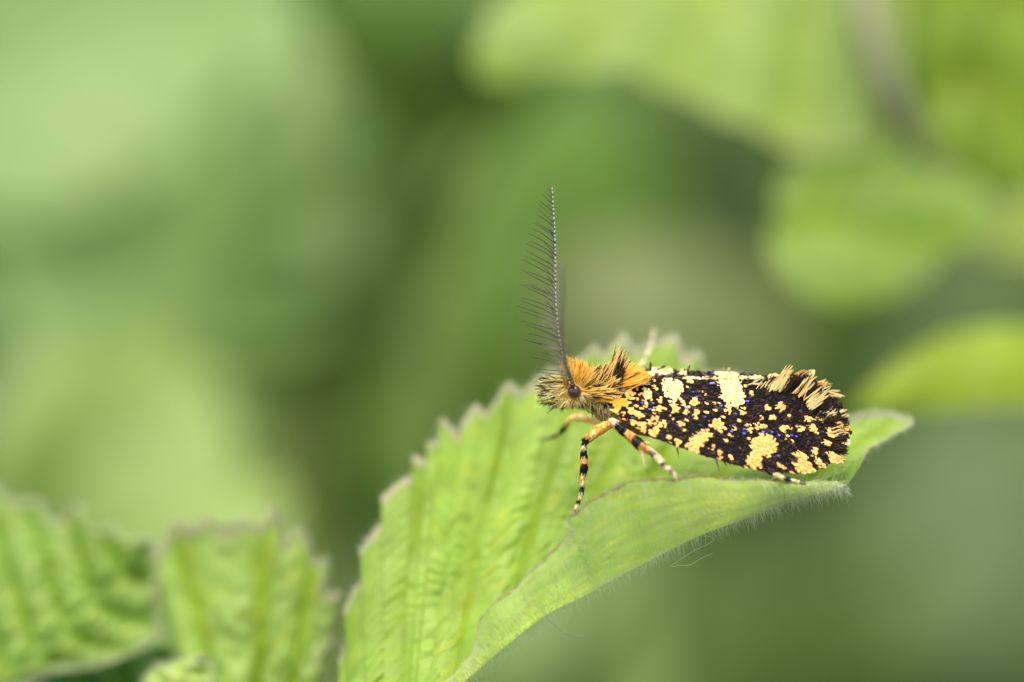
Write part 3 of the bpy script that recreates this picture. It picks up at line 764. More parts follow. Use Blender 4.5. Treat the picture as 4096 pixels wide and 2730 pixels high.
# far wing scales
r2 = np.random.default_rng(32)
fx, fy = lattice(2490, 3190, 1470, 1520, 7, 6, r2)
ok = (fy > far_top(fx) + 1) & (fy < 1514); fx, fy = fx[ok], fy[ok]; n = len(fx)
fk = np.zeros(n, int)
for cx, cy, rx, ry in [(2640, 1484, 44, 12), (2725, 1490, 16, 8), (2906, 1494, 44, 18), (2600, 1492, 16, 8), (2990, 1510, 60, 5), (2760, 1513, 40, 4), (2850, 1512, 40, 4), (3090, 1508, 30, 6)]:
    fk[((fx - cx) / rx) ** 2 + ((fy - cy) / ry) ** 2 < 1] = 2  # pale tone includes the light and gloss along the ridge
fc = base_c[fk] * r2.uniform(.6, 1.2, (n, 1))
pp = (fk == 0) & (r2.random(n) < .3); fc[pp] = lin(90, 72, 70)
l0 = r2.uniform(.01, .03, n)
scale_cloud('scale_cover', far_wing, fx, fy, r2.normal(.05, .2, n), np.where(fk > 0, 26., 18.), np.where(fk > 0, 13., 9.), fc, far_d, l0, l0 + r2.uniform(.02, .08, n))
# scales standing up along the ridge and back
ups = [(2602, 1474, -1.55, 30, 'dark', 11), (2640, 1472, -.5, 26, 'dark', 9), (2748, 1484, -1.15, 30, 'dark', 7), (2738, 1486, -1.5, 14, 'dark', 10), (2905, 1488, -.95, 26, 'pale', 11), (2706, 1484, -.6, 20, 'pale', 13), (2846, 1486, -.3, 16, 'blue', 9),
       (2566, 1474, -.4, 22, 'blue', 10), (2588, 1476, .1, 18, 'blue', 9), (2508, 1462, -1.0, 24, 'blue', 10), (2626, 1474, -.2, 16, 'blue', 8), (2890, 1484, -1.3, 18, 'pale', 6), (2660, 1474, -.4, 20, 'pale', 12), (2570, 1482, -.3, 26, 'dark', 9), (2784, 1486, -.4, 18, 'dark', 9)]
for x, y, a, l, k, wv in ups:
    single('raised_scale', far_wing, ME[(k, 'long')], x, y + 4, a, l, wv, far_d, 0, 0, d_base=1.7, d_tip=1.5)

# fringe of long scales round the wing's end: each its own part
DARK_FR = []
def fringe(x, y, tx, ty, k, wv, dd=0.0):
    if k == 'dark':
        b = float(wing_d(np.array(x), np.array(y)))
        for _ in range(2): DARK_FR.append((x + random.gauss(0, 3), y + random.gauss(0, 3), b - .04 - dd, x + (tx - x) * .86 + random.gauss(0, 5), y + (ty - y) * .86 + random.gauss(0, 5), b - .06 - dd + random.uniform(-.15, .3)))
        return
    a = math.atan2(ty - y, tx - x); l = math.hypot(tx - x, ty - y)
    b = float(wing_d(np.array(x), np.array(y)))
    single('fringe_scale', near_wing, ME[(k, 'long')], x, y, a, l, wv, wing_d, 0, 0, d_base=b - .06 - dd, d_tip=b - .10 - dd + random.uniform(-.12, .25))
def bundle(b0, b1, t0, t1, n, kinds, wv=10, dd=0.0, j=7, p0=(.0, .0)):
    n = int(n * 1.6); wv *= .48; kinds = [{'orange': 'yellow', 'yellow': random.choice(['yellow', 'pale'])}.get(k_, k_) for k_ in kinds]
    for i in range(n):
        s_ = (i + .5) / n
        bx = b0[0] + (b1[0] - b0[0]) * s_ + random.gauss(0, j); by = b0[1] + (b1[1] - b0[1]) * s_ + random.gauss(0, j)
        tx = t0[0] + (t1[0] - t0[0]) * s_ + random.gauss(0, j); ty = t0[1] + (t1[1] - t0[1]) * s_ + random.gauss(0, j)
        f = random.uniform(.5, .98)
        fringe(bx, by, bx + (tx - bx) * f, by + (ty - by) * f, random.choice(kinds), wv * random.uniform(.75, 1.2), dd + random.uniform(0, .05))
Z2 = lambda x, y: (2650 + x / 2.8, 1400 + y / 2.8)
# dark brown background bundles first, yellow ones over them
bundle(Z2(1000, 400), Z2(1230, 400), Z2(1160, 280), Z2(1330, 240), 26, ['dark', 'dark', 'pale'], 8)
bundle(Z2(1230, 420), Z2(1500, 480), Z2(1440, 210), Z2(1640, 230), 40, ['dark'], 9)
bundle(Z2(1480, 450), Z2(1650, 560), Z2(1620, 215), Z2(1760, 300), 34, ['dark'], 9)
bundle(Z2(1600, 560), Z2(1720, 700), Z2(1740, 300), Z2(1880, 420), 30, ['dark'], 9)
bundle(Z2(1690, 660), Z2(1800, 760), Z2(1900, 520), Z2(1960, 640), 34, ['dark'], 9)
bundle(Z2(1800, 740), Z2(1960, 1000), Z2(1990, 690), Z2(2085, 980), 40, ['dark'], 10)
bundle(Z2(1930, 980), Z2(1980, 1140), Z2(2090, 960), Z2(2090, 1180), 26, ['dark'], 10)
bundle(Z2(1190, 400), Z2(1330, 440), Z2(1440, 160), Z2(1480, 200), 22, ['pale', 'pale', 'yellow'], 10, .08)
bundle(Z2(1220, 440), Z2(1300, 450), Z2(1370, 280), Z2(1440, 290), 12, ['pale'], 11, .1)
bundle(Z2(1480, 480), Z2(1560, 520), Z2(1670, 260), Z2(1730, 300), 14, ['yellow', 'orange', 'pale'], 11, .08)
bundle(Z2(1490, 280), Z2(1560, 300), Z2(1600, 220), Z2(1640, 240), 5, ['orange'], 9, .08)
bundle(Z2(1640, 260), Z2(1680, 270), Z2(1710, 225), Z2(1730, 240), 4, ['pale'], 9, .08)
bundle(Z2(1620, 580), Z2(1660, 660), Z2(1820, 400), Z2(1910, 480), 22, ['yellow', 'pale'], 11, .08)
bundle(Z2(1740, 370), Z2(1790, 400), Z2(1840, 340), Z2(1870, 390), 7, ['pale', 'orange'], 10, .05)
bundle(Z2(1880, 470), Z2(1900, 530), Z2(2030, 490), Z2(2040, 520), 7, ['pale', 'yellow'], 11, .0)
bundle(Z2(1790, 720), Z2(1850, 760), Z2(1930, 640), Z2(1960, 690), 9, ['yellow', 'pale'], 11, .08)
bundle(Z2(1900, 880), Z2(1920, 940), Z2(2060, 840), Z2(2060, 930), 9, ['yellow', 'pale'], 11, .08)
bundle(Z2(1960, 1180), Z2(1940, 1260), Z2(2070, 1200), Z2(2020, 1270), 8, ['yellow', 'pale'], 11, .06)
bundle(Z2(980, 380), Z2(1060, 390), Z2(1120, 345), Z2(1140, 350), 5, ['pale'], 8, .1)
for i in range(46):
    q = i / 45; ang_ = math.radians(-35 + 85 * q)
    bx = 3372 - 30 * abs(q - .45) + random.gauss(0, 5); by = 1640 + 195 * q
    l_ = random.uniform(14, 34); fringe(bx, by, bx + l_ * math.cos(ang_), by + l_ * math.sin(ang_), random.choice(['dark', 'dark', 'dark', 'dark', 'pale']), random.uniform(4, 8), .02)
for i in range(26):
    bx = 2500 + i * 30 + random.uniform(-12, 12); by = float(wbot(bx)) - 5
    fringe(bx, by, bx + random.uniform(14, 24), by + random.uniform(6, 13), random.choice(['dark', 'dark', 'yellow']) if not (2728 < bx < 2800 or 2975 < bx < 3040) else 'yellow', random.uniform(4, 7), .01)
for i in range(9): fringe(*Z2(480 + i * 70, 322 + random.uniform(-5, 5)), *Z2(600 + i * 70, 318 + random.uniform(-6, 6)), 'pale' if i % 3 else 'dark', 6, .05)

df = np.array(DARK_FR); q = np.linspace(0, 1, 5)[None]
wob_ = rng.normal(0, 4, (len(df), 1)) * np.sin(math.pi * q)
C = P(df[:, :1] + (df[:, 3:4] - df[:, :1]) * q, df[:, 1:2] + (df[:, 4:5] - df[:, 1:2]) * q + wob_, df[:, 2:3] + (df[:, 5:6] - df[:, 2:3]) * q)
ribbons(C, rng.uniform(3, 5.5, len(df)) / PPM * MM, rng.uniform(0, 6, len(df)), np.stack([lin(92, 72, 56) * k_ for k_ in rng.uniform(.35, 1.3, len(df))]), near_wing, 'dark_fringe', M_STRAND, taper=[.9, 1, 1, .8, .3])
# --- antennae -----------------------------------------------------------------
def antenna(line, beads, barb_rows, seed, rad0, rad1, label, barb_rgb=lin(44, 42, 36)):
    """line: (px,py,d) base to tip"""
    r = np.random.default_rng(seed)
    root = line[0]
    c = smooth_line(line, beads * 6 + 1, 2)
    k = len(c); s_ = np.arange(k) / 6
    rad = np.linspace(rad0, rad1, k) * (1 + .22 * np.sin(2 * math.pi * s_)) / PPM * MM
    wht = lin(214, 206, 190); drk = lin(52, 44, 36)
    ph = ((s_ + .35 * np.interp(s_, np.arange(beads + 2), r.random(beads + 2))) % 1.0)
    m = smoothstep(.35, .5, ph) * (1 - smoothstep(.85, 1, ph))
    cols = wht[None] * (1 - m[:, None]) + drk[None] * m[:, None]
    sh = tube('antenna', P(c[:, 0], c[:, 1], c[:, 2]), rad, M_LEG, moth, cols=cols, sides=7)
    sh['label'] = label
    for (ts, dirf) in barb_rows:
        for tt in ts:
            j = min(int(tt * (k - 1)), k - 1)
            x, y, d = c[j]
            vx, vy, vd, curl = dirf(tt, r)
            q = np.linspace(0, 1, 7)
            px = x + vx * q; py = y + vy * (q + curl * q * (1 - q)); dd = d + vd * q
            tube('barb', P(px, py, dd), np.array([2.0, 1.9, 1.8, 1.7, 1.5, 1.3, 1.0]) / PPM * MM, M_LEG, sh, cols=np.repeat(barb_rgb[None], 7, 0), sides=5)
    return sh
env = lambda t: np.interp(t, [0, .12, .3, .45, .6, .75, .9, 1.0], [100, 142, 176, 166, 138, 108, 66, 16])
def left_row(t, r):
    l = env(t) * r.choice([r.uniform(.88, 1.06), r.uniform(.6, .9)], p=[.75, .25])
    sl = np.interp(t, [0, .15, .4, .7, 1], [.12, .26, .42, .55, 1.1]) + r.normal(0, .06)
    return -l * math.cos(math.atan(sl)), -l * math.sin(math.atan(sl)), r.normal(.25, .15), .24 + r.normal(0, .18)
def toward_row(t, r):
    l = env(t) * r.uniform(.5, .75)
    return -l * r.uniform(.25, .5), -l * r.uniform(.35, .6), r.uniform(.5, 1.4), .3
near_line = np.array([(2284, 1546, .2), (2268, 1500, .15), (2250, 1420, .1), (2236, 1340, .05), (2228, 1270, 0), (2221, 1150, 0), (2222, 1010, 0), (2218, 900, 0), (2212, 810, 0), (2209, 752, 0)], float)
antenna(near_line, 46, [(np.linspace(.06, .97, 34) + np.random.default_rng(5).normal(0, .006, 34), left_row), (np.linspace(.1, .95, 34), toward_row)], 41, 4.4, 2.8, 'sharp beaded antenna with a comb of dark barbs')
def blur_row(t, r):
    l = np.interp(t, [0, .5, 1], [80, 140, 40]) * r.uniform(.7, 1.1)
    return -l * r.uniform(.2, .75), -l * r.uniform(.1, .5) + 10, -r.uniform(.4, 1.4), .3
def blur_row2(t, r):
    l = np.interp(t, [0, .5, 1], [60, 80, 20]) * r.uniform(.5, 1.0)
    return l * r.uniform(-.1, .45), -l * r.uniform(.1, .6), -r.uniform(.2, 1.2), .3
second = np.array([(2294, 1544, .25), (2284, 1520, -.6), (2266, 1470, -2.2), (2250, 1390, -4.0), (2245, 1300, -5.4), (2246, 1200, -6.6), (2246, 1110, -7.4), (2243, 1040, -8.0)], float)
antenna(second, 40, [(.05 + .92 * np.linspace(0, 1, 70) ** 1.4, blur_row), (.05 + .92 * np.linspace(0, 1, 56) ** 1.4, blur_row2)], 42, 7.5, 2.2, 'second antenna reaching out of focus towards the viewer', lin(176, 160, 140))

# --- legs ---------------------------------------------------------------------
def bandcol(c, bands):
    """bands: list of (s_end, colour)"""
    s_ = np.linspace(0, 1, len(c)); out = np.zeros((len(c), 3))
    prev = 0
    for e, k in bands:
        out[(s_ >= prev - 1e-9) & (s_ <= e)] = k; prev = e
    return out
LBLK = lin(38, 30, 30); LYEL = lin(230, 178, 92); LCRM = lin(236, 214, 172); LORG = lin(248, 214, 128); LGRY = lin(120, 108, 96)
def leg(rows, bands, label, shag=260, seed=0, sides=12, dense=90, name='leg', parent=None):
    """rows: (px, py, d, radius px)"""
    c = smooth_line(np.array(rows, float), dense, 1)
    cols = bandcol(c, bands)
    o = tube(name, P(c[:, 0], c[:, 1], c[:, 2]), c[:, 3] / PPM * MM, M_LEG, parent or moth, cols=cols, sides=sides, jitter=.12)
    o['label'] = label
    if shag:
        r = np.random.default_rng(seed)
        j = r.integers(1, dense - 3, shag); th = r.uniform(0, 2 * math.pi, shag)
        W3 = P(c[:, 0], c[:, 1], c[:, 2]); T = np.gradient(W3, axis=0); T /= np.linalg.norm(T, axis=1, keepdims=True)
        A = np.cross(T, FWD); A /= np.linalg.norm(A, axis=1, keepdims=True) + 1e-9; B = np.cross(A, T)
        rad = c[j, 3] / PPM * MM
        nrm = np.cos(th)[:, None] * A[j] + np.sin(th)[:, None] * B[j]
        p0 = W3[j] + nrm * rad[:, None] * .9
        l = (r.uniform(.10, .2, shag) * MM)[:, None]
        q = np.linspace(0, 1, 4)[None, :, None]
        C = p0[:, None] + (T[j] * l)[:, None] * q + (nrm * (rad * .25 + .012 * MM)[:, None])[:, None] * q
        ribbons(C, r.uniform(.04, .065, shag) * MM, r.uniform(0, 6, shag), cols[j] * r.uniform(.8, 1.2, (shag, 1)), parent or o, 'leg_scales', M_STRAND, taper=[.9, 1, .9, .35])
    return o
def spur(leg_o, a, b, w0, k=None):
    pts = np.array([np.array(a) + (np.array(b) - np.array(a)) * q for q in np.linspace(0, 1, 7)])
    tube('spur', P(pts[:, 0], pts[:, 1], pts[:, 2]), np.array([.7, 1, 1, .9, .75, .5, .15]) * w0 / PPM * MM, M_LEG, leg_o, cols=np.repeat((lin(206, 180, 128) if k is None else k)[None], 7, 0), sides=7)

# near foreleg
l1 = leg([(2450, 1694, .1, 13), (2420, 1706, -.2, 19), (2385, 1728, -.4, 18), (2356, 1752, -.5, 15), (2340, 1766, -.55, 10)],
         [(.82, LORG), (.9, lin(226, 182, 110)), (1, LBLK)], 'thick yellow thigh of the near foreleg', 420, 51)
l1b = leg([(2341, 1762, -.55, 8), (2336, 1784, -.55, 10), (2335, 1812, -.55, 12), (2337, 1842, -.55, 13.5), (2337, 1868, -.55, 14), (2333, 1892, -.55, 9), (2330, 1914, -.55, 8), (2330, 1944, -.6, 8), (2325, 1974, -.7, 7.5), (2316, 2002, -.9, 6.5), (2308, 2024, -1.1, 6), (2298, 2048, -1.4, 3)],
          [(.05, LBLK), (.13, LCRM), (.22, LBLK), (.27, LORG), (.32, lin(230, 176, 96)), (.45, LBLK), (.55, LORG), (.62, LCRM), (.72, LBLK), (.82, LCRM), (.88, LBLK), (.96, LCRM), (1, LBLK)], 'near foreleg, banded black and cream, foot on the leaf rim', 420, 52, name='shank', parent=l1)
r = np.random.default_rng(53)
# near middle leg with spurs
l2 = leg([(2440, 1680, -.55, 8), (2452, 1688, -.8, 15), (2476, 1708, -1.0, 17), (2512, 1738, -1.15, 17), (2544, 1764, -1.3, 19), (2562, 1782, -1.4, 20), (2580, 1795, -1.5, 13), (2600, 1808, -1.6, 12)],
         [(.16, LCRM), (.40, LBLK), (.58, LYEL), (.78, LBLK), (1, LYEL)], 'shank of the near middle leg, banded black and yellow', 420, 54)
spur(l2, (2566, 1796, -1.5), (2581, 1876, -1.7), 6); spur(l2, (2584, 1786, -1.6), (2668, 1849, -2.0), 7); spur(l2, (2564, 1772, -1.4), (2606, 1774, -1.5), 7, LYEL)
spur(l2, (2556, 1790, -1.4), (2560, 1812, -1.5), 6, LYEL)
l2b = leg([(2584, 1793, -1.5, 9), (2606, 1812, -1.8, 9), (2622, 1828, -2.1, 9.5), (2640, 1845, -2.4, 9.5), (2656, 1863, -2.6, 8), (2672, 1875, -2.8, 8.5), (2690, 1888, -3.0, 8), (2700, 1906, -3.1, 6), (2706, 1920, -3.1, 3)],
          [(.12, LYEL), (.30, LGRY * .6), (.5, LCRM), (.58, LBLK), (.72, LCRM), (.8, LGRY), (1, LCRM)], 'tarsus of the near middle leg resting on the rim', 160, 55, name='tarsus', parent=l2)
# near hind leg: foot lying on the rim by the wing's end
l3 = leg([(2960, 1850, -.2, 9), (3036, 1873, -.9, 9), (3077, 1890, -1.3, 8), (3111, 1904, -1.5, 8.5), (3145, 1917, -1.55, 7.5), (3172, 1925, -1.6, 7.5), (3200, 1931, -1.6, 5.5), (3222, 1934, -1.55, 3)],
         [(.4, lin(214, 180, 120)), (.52, LBLK), (.68, LCRM), (.78, LBLK), (.9, LCRM), (1, LGRY)], 'near hind leg lying along the leaf rim', 160, 56)
spur(l3, (2706, 1778, .4), (2715, 1832, .2), 4.5, lin(226, 212, 150)); spur(l3, (2860, 1828, .1), (2880, 1896, -.1), 5, lin(228, 214, 152))
# far foreleg, blurred
l4 = leg([(2420, 1690, 1.6, 12), (2380, 1682, 2.1, 17), (2330, 1672, 2.7, 17), (2296, 1672, 3.3, 14), (2278, 1680, 3.7, 11), (2262, 1706, 4.0, 11), (2244, 1728, 4.3, 8), (2226, 1744, 4.6, 6), (2190, 1754, 5.2, 5), (2160, 1758, leaf_depth(2160, 1758) - .05, 4)],
         [(.52, LORG), (.58, lin(200, 160, 80)), (.7, lin(70, 66, 34)), (.76, lin(180, 160, 90)), (.84, LBLK), (.92, LGRY), (1, LGRY)], 'far foreleg, orange thigh, blurred foot on the leaf behind', 160, 57)
# far middle leg reaching up onto the blade behind
l5 = leg([(2520, 1600, 2.2, 9), (2540, 1500, 3.4, 9), (2560, 1466, 5, 10), (2572, 1452, 5.4, 4), (2582, 1440, 5.8, 10), (2590, 1420, 6.2, 4), (2596, 1404, 6.4, 10), (2602, 1384, 6.7, 3.5), (2606, 1370, 7, 9), (2611, 1350, 7.3, 3), (2614, 1338, 7.6, 9), (2618, 1322, 7.9, 4)],
         [(.46, LGRY), (.58, LCRM), (.62, LBLK * 2), (.72, LCRM), (.76, LBLK * 2), (.83, LCRM), (.87, LGRY), (.93, LCRM), (.95, LGRY), (1, LCRM)], 'far middle leg reaching up behind, pale beaded foot', 0, 58)
l6 = leg([(2930, 1800, 1.4, 9), (2990, 1850, 2.2, 8), (3060, 1870, 3.0, 7), (3130, 1880, 3.4, 5)], [(.5, LGRY), (1, LCRM)], 'far hind leg under the wings', 0, 59)

# ================================================================== leaves at the left, behind the focus
def simple_leaf(name, label, K, O1, O2, d_k, d1, d2, rgb, vein, under, veins=6, bulge=.5, cross=.22, crossn=9, power=.9, seed=3, nu=150, nv=60, edge=None, hair=700, hl=.5, hw=.02, stalk=None, thick=.18, group=None, cat='leaf', root=None):
    K = np.asarray(K, float); n = nu
    k = smooth_line(K, n, 1)
    kk = np.concatenate([k, np.full((n, 1), d_k)], 1) if np.isscalar(d_k) else np.concatenate([k, np.interp(np.linspace(0, 1, n), np.linspace(0, 1, len(d_k)), d_k)[:, None]], 1)
    t = empty(name, P(K[0][0], K[0][1], kk[0, 2])); tag(t, label, cat, group)
    for O, dd in ((O1, d1), (O2, d2)):
        if O is None: continue
        o = poly_at(np.asarray(O, float), np.linspace(0, 1, n))
        dl = np.interp(np.linspace(0, 1, n), np.linspace(0, 1, len(dd)), dd) if not np.isscalar(dd) else np.full(n, dd)
        bl = Blade(kk, np.concatenate([o, dl[:, None]], 1), n, nv, power, veins, bulge, cross, crossn, seed=seed)
        cr = np.cross(np.append(k[n // 2 + 3] - k[n // 2], 0), np.append(o[n // 2] - k[n // 2], 0))[2]
        b = bl.build('blade_half', t, rgb, vein, under, LEAF_MATS, thick, flip=cr > 0, edge_rgb=edge, edge=.03)
        if hair: hair_on(bl, t, 'margin_fringe', hair, hl, hw, (0, 1), (.965, 1), -1, (0, .5), .7, seed + 20)
        seed += 1
    tube('midrib', P(kk[::5, 0], kk[::5, 1], kk[::5, 2] + .12), np.linspace(.4, .1, len(kk[::5])) * MM, M_LEAF_UNDER, t, cols=np.repeat(under[None], len(kk[::5]), 0), sides=7)
    if stalk is not None:
        s_ = smooth_line(np.array(stalk, float), 24, 2); tube('petiole', P(s_[:, 0], s_[:, 1], s_[:, 2]), np.full(24, .55) * MM, M_STEM, t)
    return t

Z7 = lambda pts: [(x / 1.6228, 1900 + y / 1.6228) for x, y in pts]
EDGE_L = lin(170, 158, 120)
simple_leaf('bramble_leaf', 'blurred ribbed leaf with a diagonal midrib, farthest of the row from the moth',
            Z7([(-500, 1900), (-100, 1520), (150, 1270), (400, 990), (640, 760), (850, 560), (985, 430)]),
            Z7([(-700, 1500), (-600, 900), (-350, 500), (-200, 180), (-120, 250), (-40, 60), (20, 150), (120, 170), (240, 160), (320, 320), (420, 290), (500, 190), (560, 350), (660, 380), (740, 330), (800, 440), (985, 430)]),
            Z7([(-300, 2000), (100, 1420), (350, 1285), (640, 1250), (900, 1150), (1040, 1060), (1020, 960), (1040, 800), (1000, 640), (1010, 540), (985, 430)]),
            [14, 14, 14, 14.5, 15], [16, 17, 17.5, 17.5, 16.5, 15], [12, 12.5, 13, 14, 15], lin(150, 178, 88), lin(120, 154, 36), lin(168, 190, 104), veins=8, bulge=.5, cross=.3, crossn=8, seed=61, edge=EDGE_L, hair=1300, hl=.45, hw=.03, nu=200,
            stalk=[(-310, 3070, 13), (-360, 3200, 14), (-380, 3500, 16)])
simple_leaf('bramble_leaf', 'blurred upright toothed leaf with steep ribs between the moth leaf and its neighbour',
            Z7([(1330, 2100), (1480, 2120), (1640, 2130), (1800, 2110), (1960, 2060)]),
            Z7([(1250, 1500), (1250, 1160), (1110, 1050), (1060, 930), (1010, 780), (1040, 640), (985, 520), (1070, 430), (1130, 290), (1260, 330), (1330, 270), (1450, 330), (1600, 290), (1680, 330), (1790, 195), (1835, 430), (1960, 330), (2015, 440), (2035, 560), (2140, 530), (2085, 700), (2110, 760), (2215, 755), (2140, 900), (2095, 1000), (2155, 1050), (2045, 1200), (2035, 1347), (2020, 1600)]),
            None, [11, 11, 11, 11], [14, 14, 13, 12.5, 12, 11.5, 11], 0, lin(156, 182, 88), lin(140, 168, 34), lin(172, 192, 104), veins=6, bulge=.6, cross=.3, crossn=10, seed=64, edge=EDGE_L, hair=1500, hl=.45, hw=.03, nu=260,
            stalk=[(880, 3200, 11), (800, 3420, 13), (700, 3600, 16)])
simple_leaf('bramble_leaf', 'small pale young leaf with a dark withered tip under the ribbed leaves',
            Z7([(1000, 1800), (1080, 1500), (1200, 1330), (1320, 1195)]), Z7([(850, 1750), (900, 1450), (950, 1310), (1010, 1245), (1150, 1215), (1270, 1205), (1320, 1195)]),
            Z7([(1200, 1800), (1330, 1500), (1380, 1347), (1400, 1260), (1320, 1195)]), [8, 8, 8.4, 9], [9, 9.4, 9.2], [8, 8.4, 9], lin(178, 200, 110), lin(166, 192, 90), lin(182, 202, 126), veins=5, bulge=.3, cross=.1, seed=67, hair=300, hl=.5, hw=.025, nu=80, nv=30,
            stalk=[(616, 3010, 8), (640, 3200, 8.5), (700, 3600, 9)])
tipobj = [o for o in bpy.data.objects if o.name.startswith('bramble_leaf') and o.parent is None][-1]
tp = smooth_line(np.array([(796, 2652, 8.8), (806, 2638, 8.8), (814, 2630, 8.9), (822, 2622, 9)], float), 12)
tube('withered_tip', P(tp[:, 0], tp[:, 1], tp[:, 2]), np.array([.02, .1, .2, .26, .28, .27, .24, .2, .17, .13, .08, .03]) * MM, M_FOLD_SHADE_TIP, tipobj)
simple_leaf('bramble_leaf', 'darker green leaf lying low beneath the diagonal ribbed leaf',
            Z7([(-100, 1700), (200, 1500), (560, 1340), (960, 1180), (1150, 1090)]), Z7([(-100, 1500), (200, 1300), (600, 1180), (900, 1090), (1150, 1090)]), Z7([(0, 1900), (400, 1700), (800, 1500), (1080, 1300), (1150, 1090)]),
            18, 19, 17, lin(86, 132, 52), lin(80, 122, 30), lin(130, 160, 80), veins=6, bulge=.4, seed=70, hair=0, nu=80, nv=30, stalk=[(-60, 2950, 18), (-120, 3200, 18), (-380, 3500, 16)])

# ================================================================== upper right leaves, well behind
LT = dict(nu=110, nv=44, hair=0, thick=.3)
simple_leaf('broad_leaf', 'large blurred yellow-green leaf drooping to a point above the moth', [(3650, -500), (3300, -250), (2900, 0), (2450, 120), (2080, 180), (1885, 250)],
            [(3500, -800), (2900, -600), (2400, -250), (2100, -60), (1960, 40), (1885, 250)], [(3600, 560), (3350, 640), (3140, 590), (3000, 500), (2880, 470), (2750, 390), (2640, 360), (2500, 270), (2330, 300), (2150, 280), (2060, 340), (1930, 320), (1885, 250)],
            [52, 50, 48, 46, 45], [60, 58, 53, 48, 45], [45, 45, 45, 45, 45], lin(140, 166, 76), lin(136, 162, 52), lin(172, 188, 100), veins=4, bulge=.25, cross=.0, seed=81, edge=lin(170, 176, 104), stalk=[(3650, -500, 48), (3800, -900, 50), (3900, -1500, 60)], **LT)
simple_leaf('broad_leaf', 'rounded blurred lobe of pale green leaf hanging below the drooping one', [(3620, 560), (3500, 760), (3420, 960), (3400, 1240)],
            [(3420, 600), (3180, 640), (3100, 760), (3120, 840), (3070, 960), (3110, 1080), (3230, 1200), (3300, 1210), (3400, 1240)], [(3720, 700), (3900, 740), (4000, 860), (3900, 980), (3760, 1020), (3690, 1120), (3560, 1200), (3500, 1200), (3400, 1240)],
            [44, 43, 42, 41], [42, 42, 41, 41], [47, 45, 43, 41], lin(142, 170, 76), lin(124, 156, 30), lin(176, 200, 120), veins=2, bulge=.4, cross=.0, seed=84, edge=lin(176, 190, 110), stalk=[(3620, 560, 44), (3560, 420, 44.5), (3500, 200, 45), (3470, -200, 48), (3460, -1200, 60)], **LT)
simple_leaf('broad_leaf', 'bright green leaf hanging beside the dark fold-shade band', [(4000, -500), (3960, -100), (3920, 300), (3860, 640), (3840, 760)],
            [(3760, -500), (3640, -100), (3640, 250), (3700, 480), (3760, 680), (3840, 760)], [(4500, -300), (4500, 200), (4400, 500), (4200, 700), (4000, 760), (3840, 760)],
            [54, 53, 52, 51], [52, 51, 51, 51], [56, 55, 53, 51], lin(132, 160, 50), lin(140, 162, 40), lin(150, 180, 80), veins=3, bulge=.8, cross=.0, seed=87, stalk=[(4000, -500, 54), (3960, -900, 56), (3900, -1500, 60)], **LT)
simple_leaf('broad_leaf', 'pale leaf arching over the gap between the rounded lobe and the yellow-green leaf', [(4700, 900), (4450, 850), (4150, 830), (3900, 860), (3760, 920)],
            [(4700, 600), (4400, 560), (4100, 620), (3880, 760), (3760, 920)], [(4700, 1150), (4400, 1150), (4150, 1060), (3900, 1010), (3760, 920)],
            [54, 53, 52, 51], [56, 55, 53, 51], [52, 52, 51.5, 51], lin(166, 184, 100), lin(150, 172, 66), lin(180, 200, 120), veins=3, bulge=.6, cross=.0, seed=90, stalk=[(4700, 900, 54), (5200, 950, 46), (5600, 1500, 60)], **LT)
simple_leaf('broad_leaf', 'smooth bright yellow-green leaf beyond the moth\'s wing fringe', [(4800, 1500), (4400, 1460), (4000, 1480), (3700, 1540), (3390, 1650)],
            [(4800, 1250), (4500, 1290), (4200, 1310), (4000, 1300), (3800, 1330), (3600, 1440), (3470, 1560), (3390, 1650)], [(4800, 1720), (4400, 1640), (4000, 1620), (3700, 1640), (3390, 1650)],
            [38, 37, 36, 35], [40, 39, 37, 35], [36, 36, 35.5, 35], lin(140, 164, 18), lin(138, 160, 12), lin(168, 186, 80), veins=3, bulge=.3, cross=.0, seed=93, edge=lin(176, 186, 96), stalk=[(4800, 1500, 38), (5200, 1600, 40), (5600, 2000, 60)], **LT)
st = smooth_line(np.array([(3430, -1200, 62), (3445, -300, 49), (3460, 0, 43.5), (3505, 220, 43), (3575, 430, 43.5), (3680, 640, 46), (3800, 760, 48), (4100, 900, 56), (4800, 1500, 80)], float), 60, 2)
so_ = tube('fold_shade_band', P(st[:, 0], st[:, 1], st[:, 2]), np.full(60, .8) * MM, M_FOLD_SHADE_TIP, None, origin=P(3440, -1200, 62))  # tube added as the shade of a leaf fold, put into its colour
tag(so_, 'grey-brown band standing in for leaf-fold shade between the broad blurred leaves', 'stem')

# ================================================================== plants in the blurred background
def leaflet_mesh(name, mat, seed):
    r = np.random.default_rng(seed); n = 40; nv = 7
    t = np.linspace(0, 1, n); wdt = .36 * np.sin(math.pi * t ** .8) ** .75
    teeth = 1 + .10 * (np.abs(((t * 13) % 1) - .5) * 2 - .5)
    V = []
    for i in range(n):
        for j in range(-nv, nv + 1):
            q = j / nv
            x = q * wdt[i] * (teeth[i] if abs(j) == nv else 1); y = t[i]
            z = .16 * abs(x) + .10 * math.sin(math.pi * t[i]) - .2 * t[i] ** 2 + .012 * abs(math.sin(t[i] * 22 + abs(q) * -5))
            V.append((x, y, z))
    m = 2 * nv + 1
    me = bpy.data.meshes.new(name)
    me.from_pydata(V, [], [tuple(map(int, f)) for f in grid_faces(n, m)]); me.materials.append(mat)
    me.polygons.foreach_set('use_smooth', np.ones(len(me.polygons), bool)); me.update()
    return me

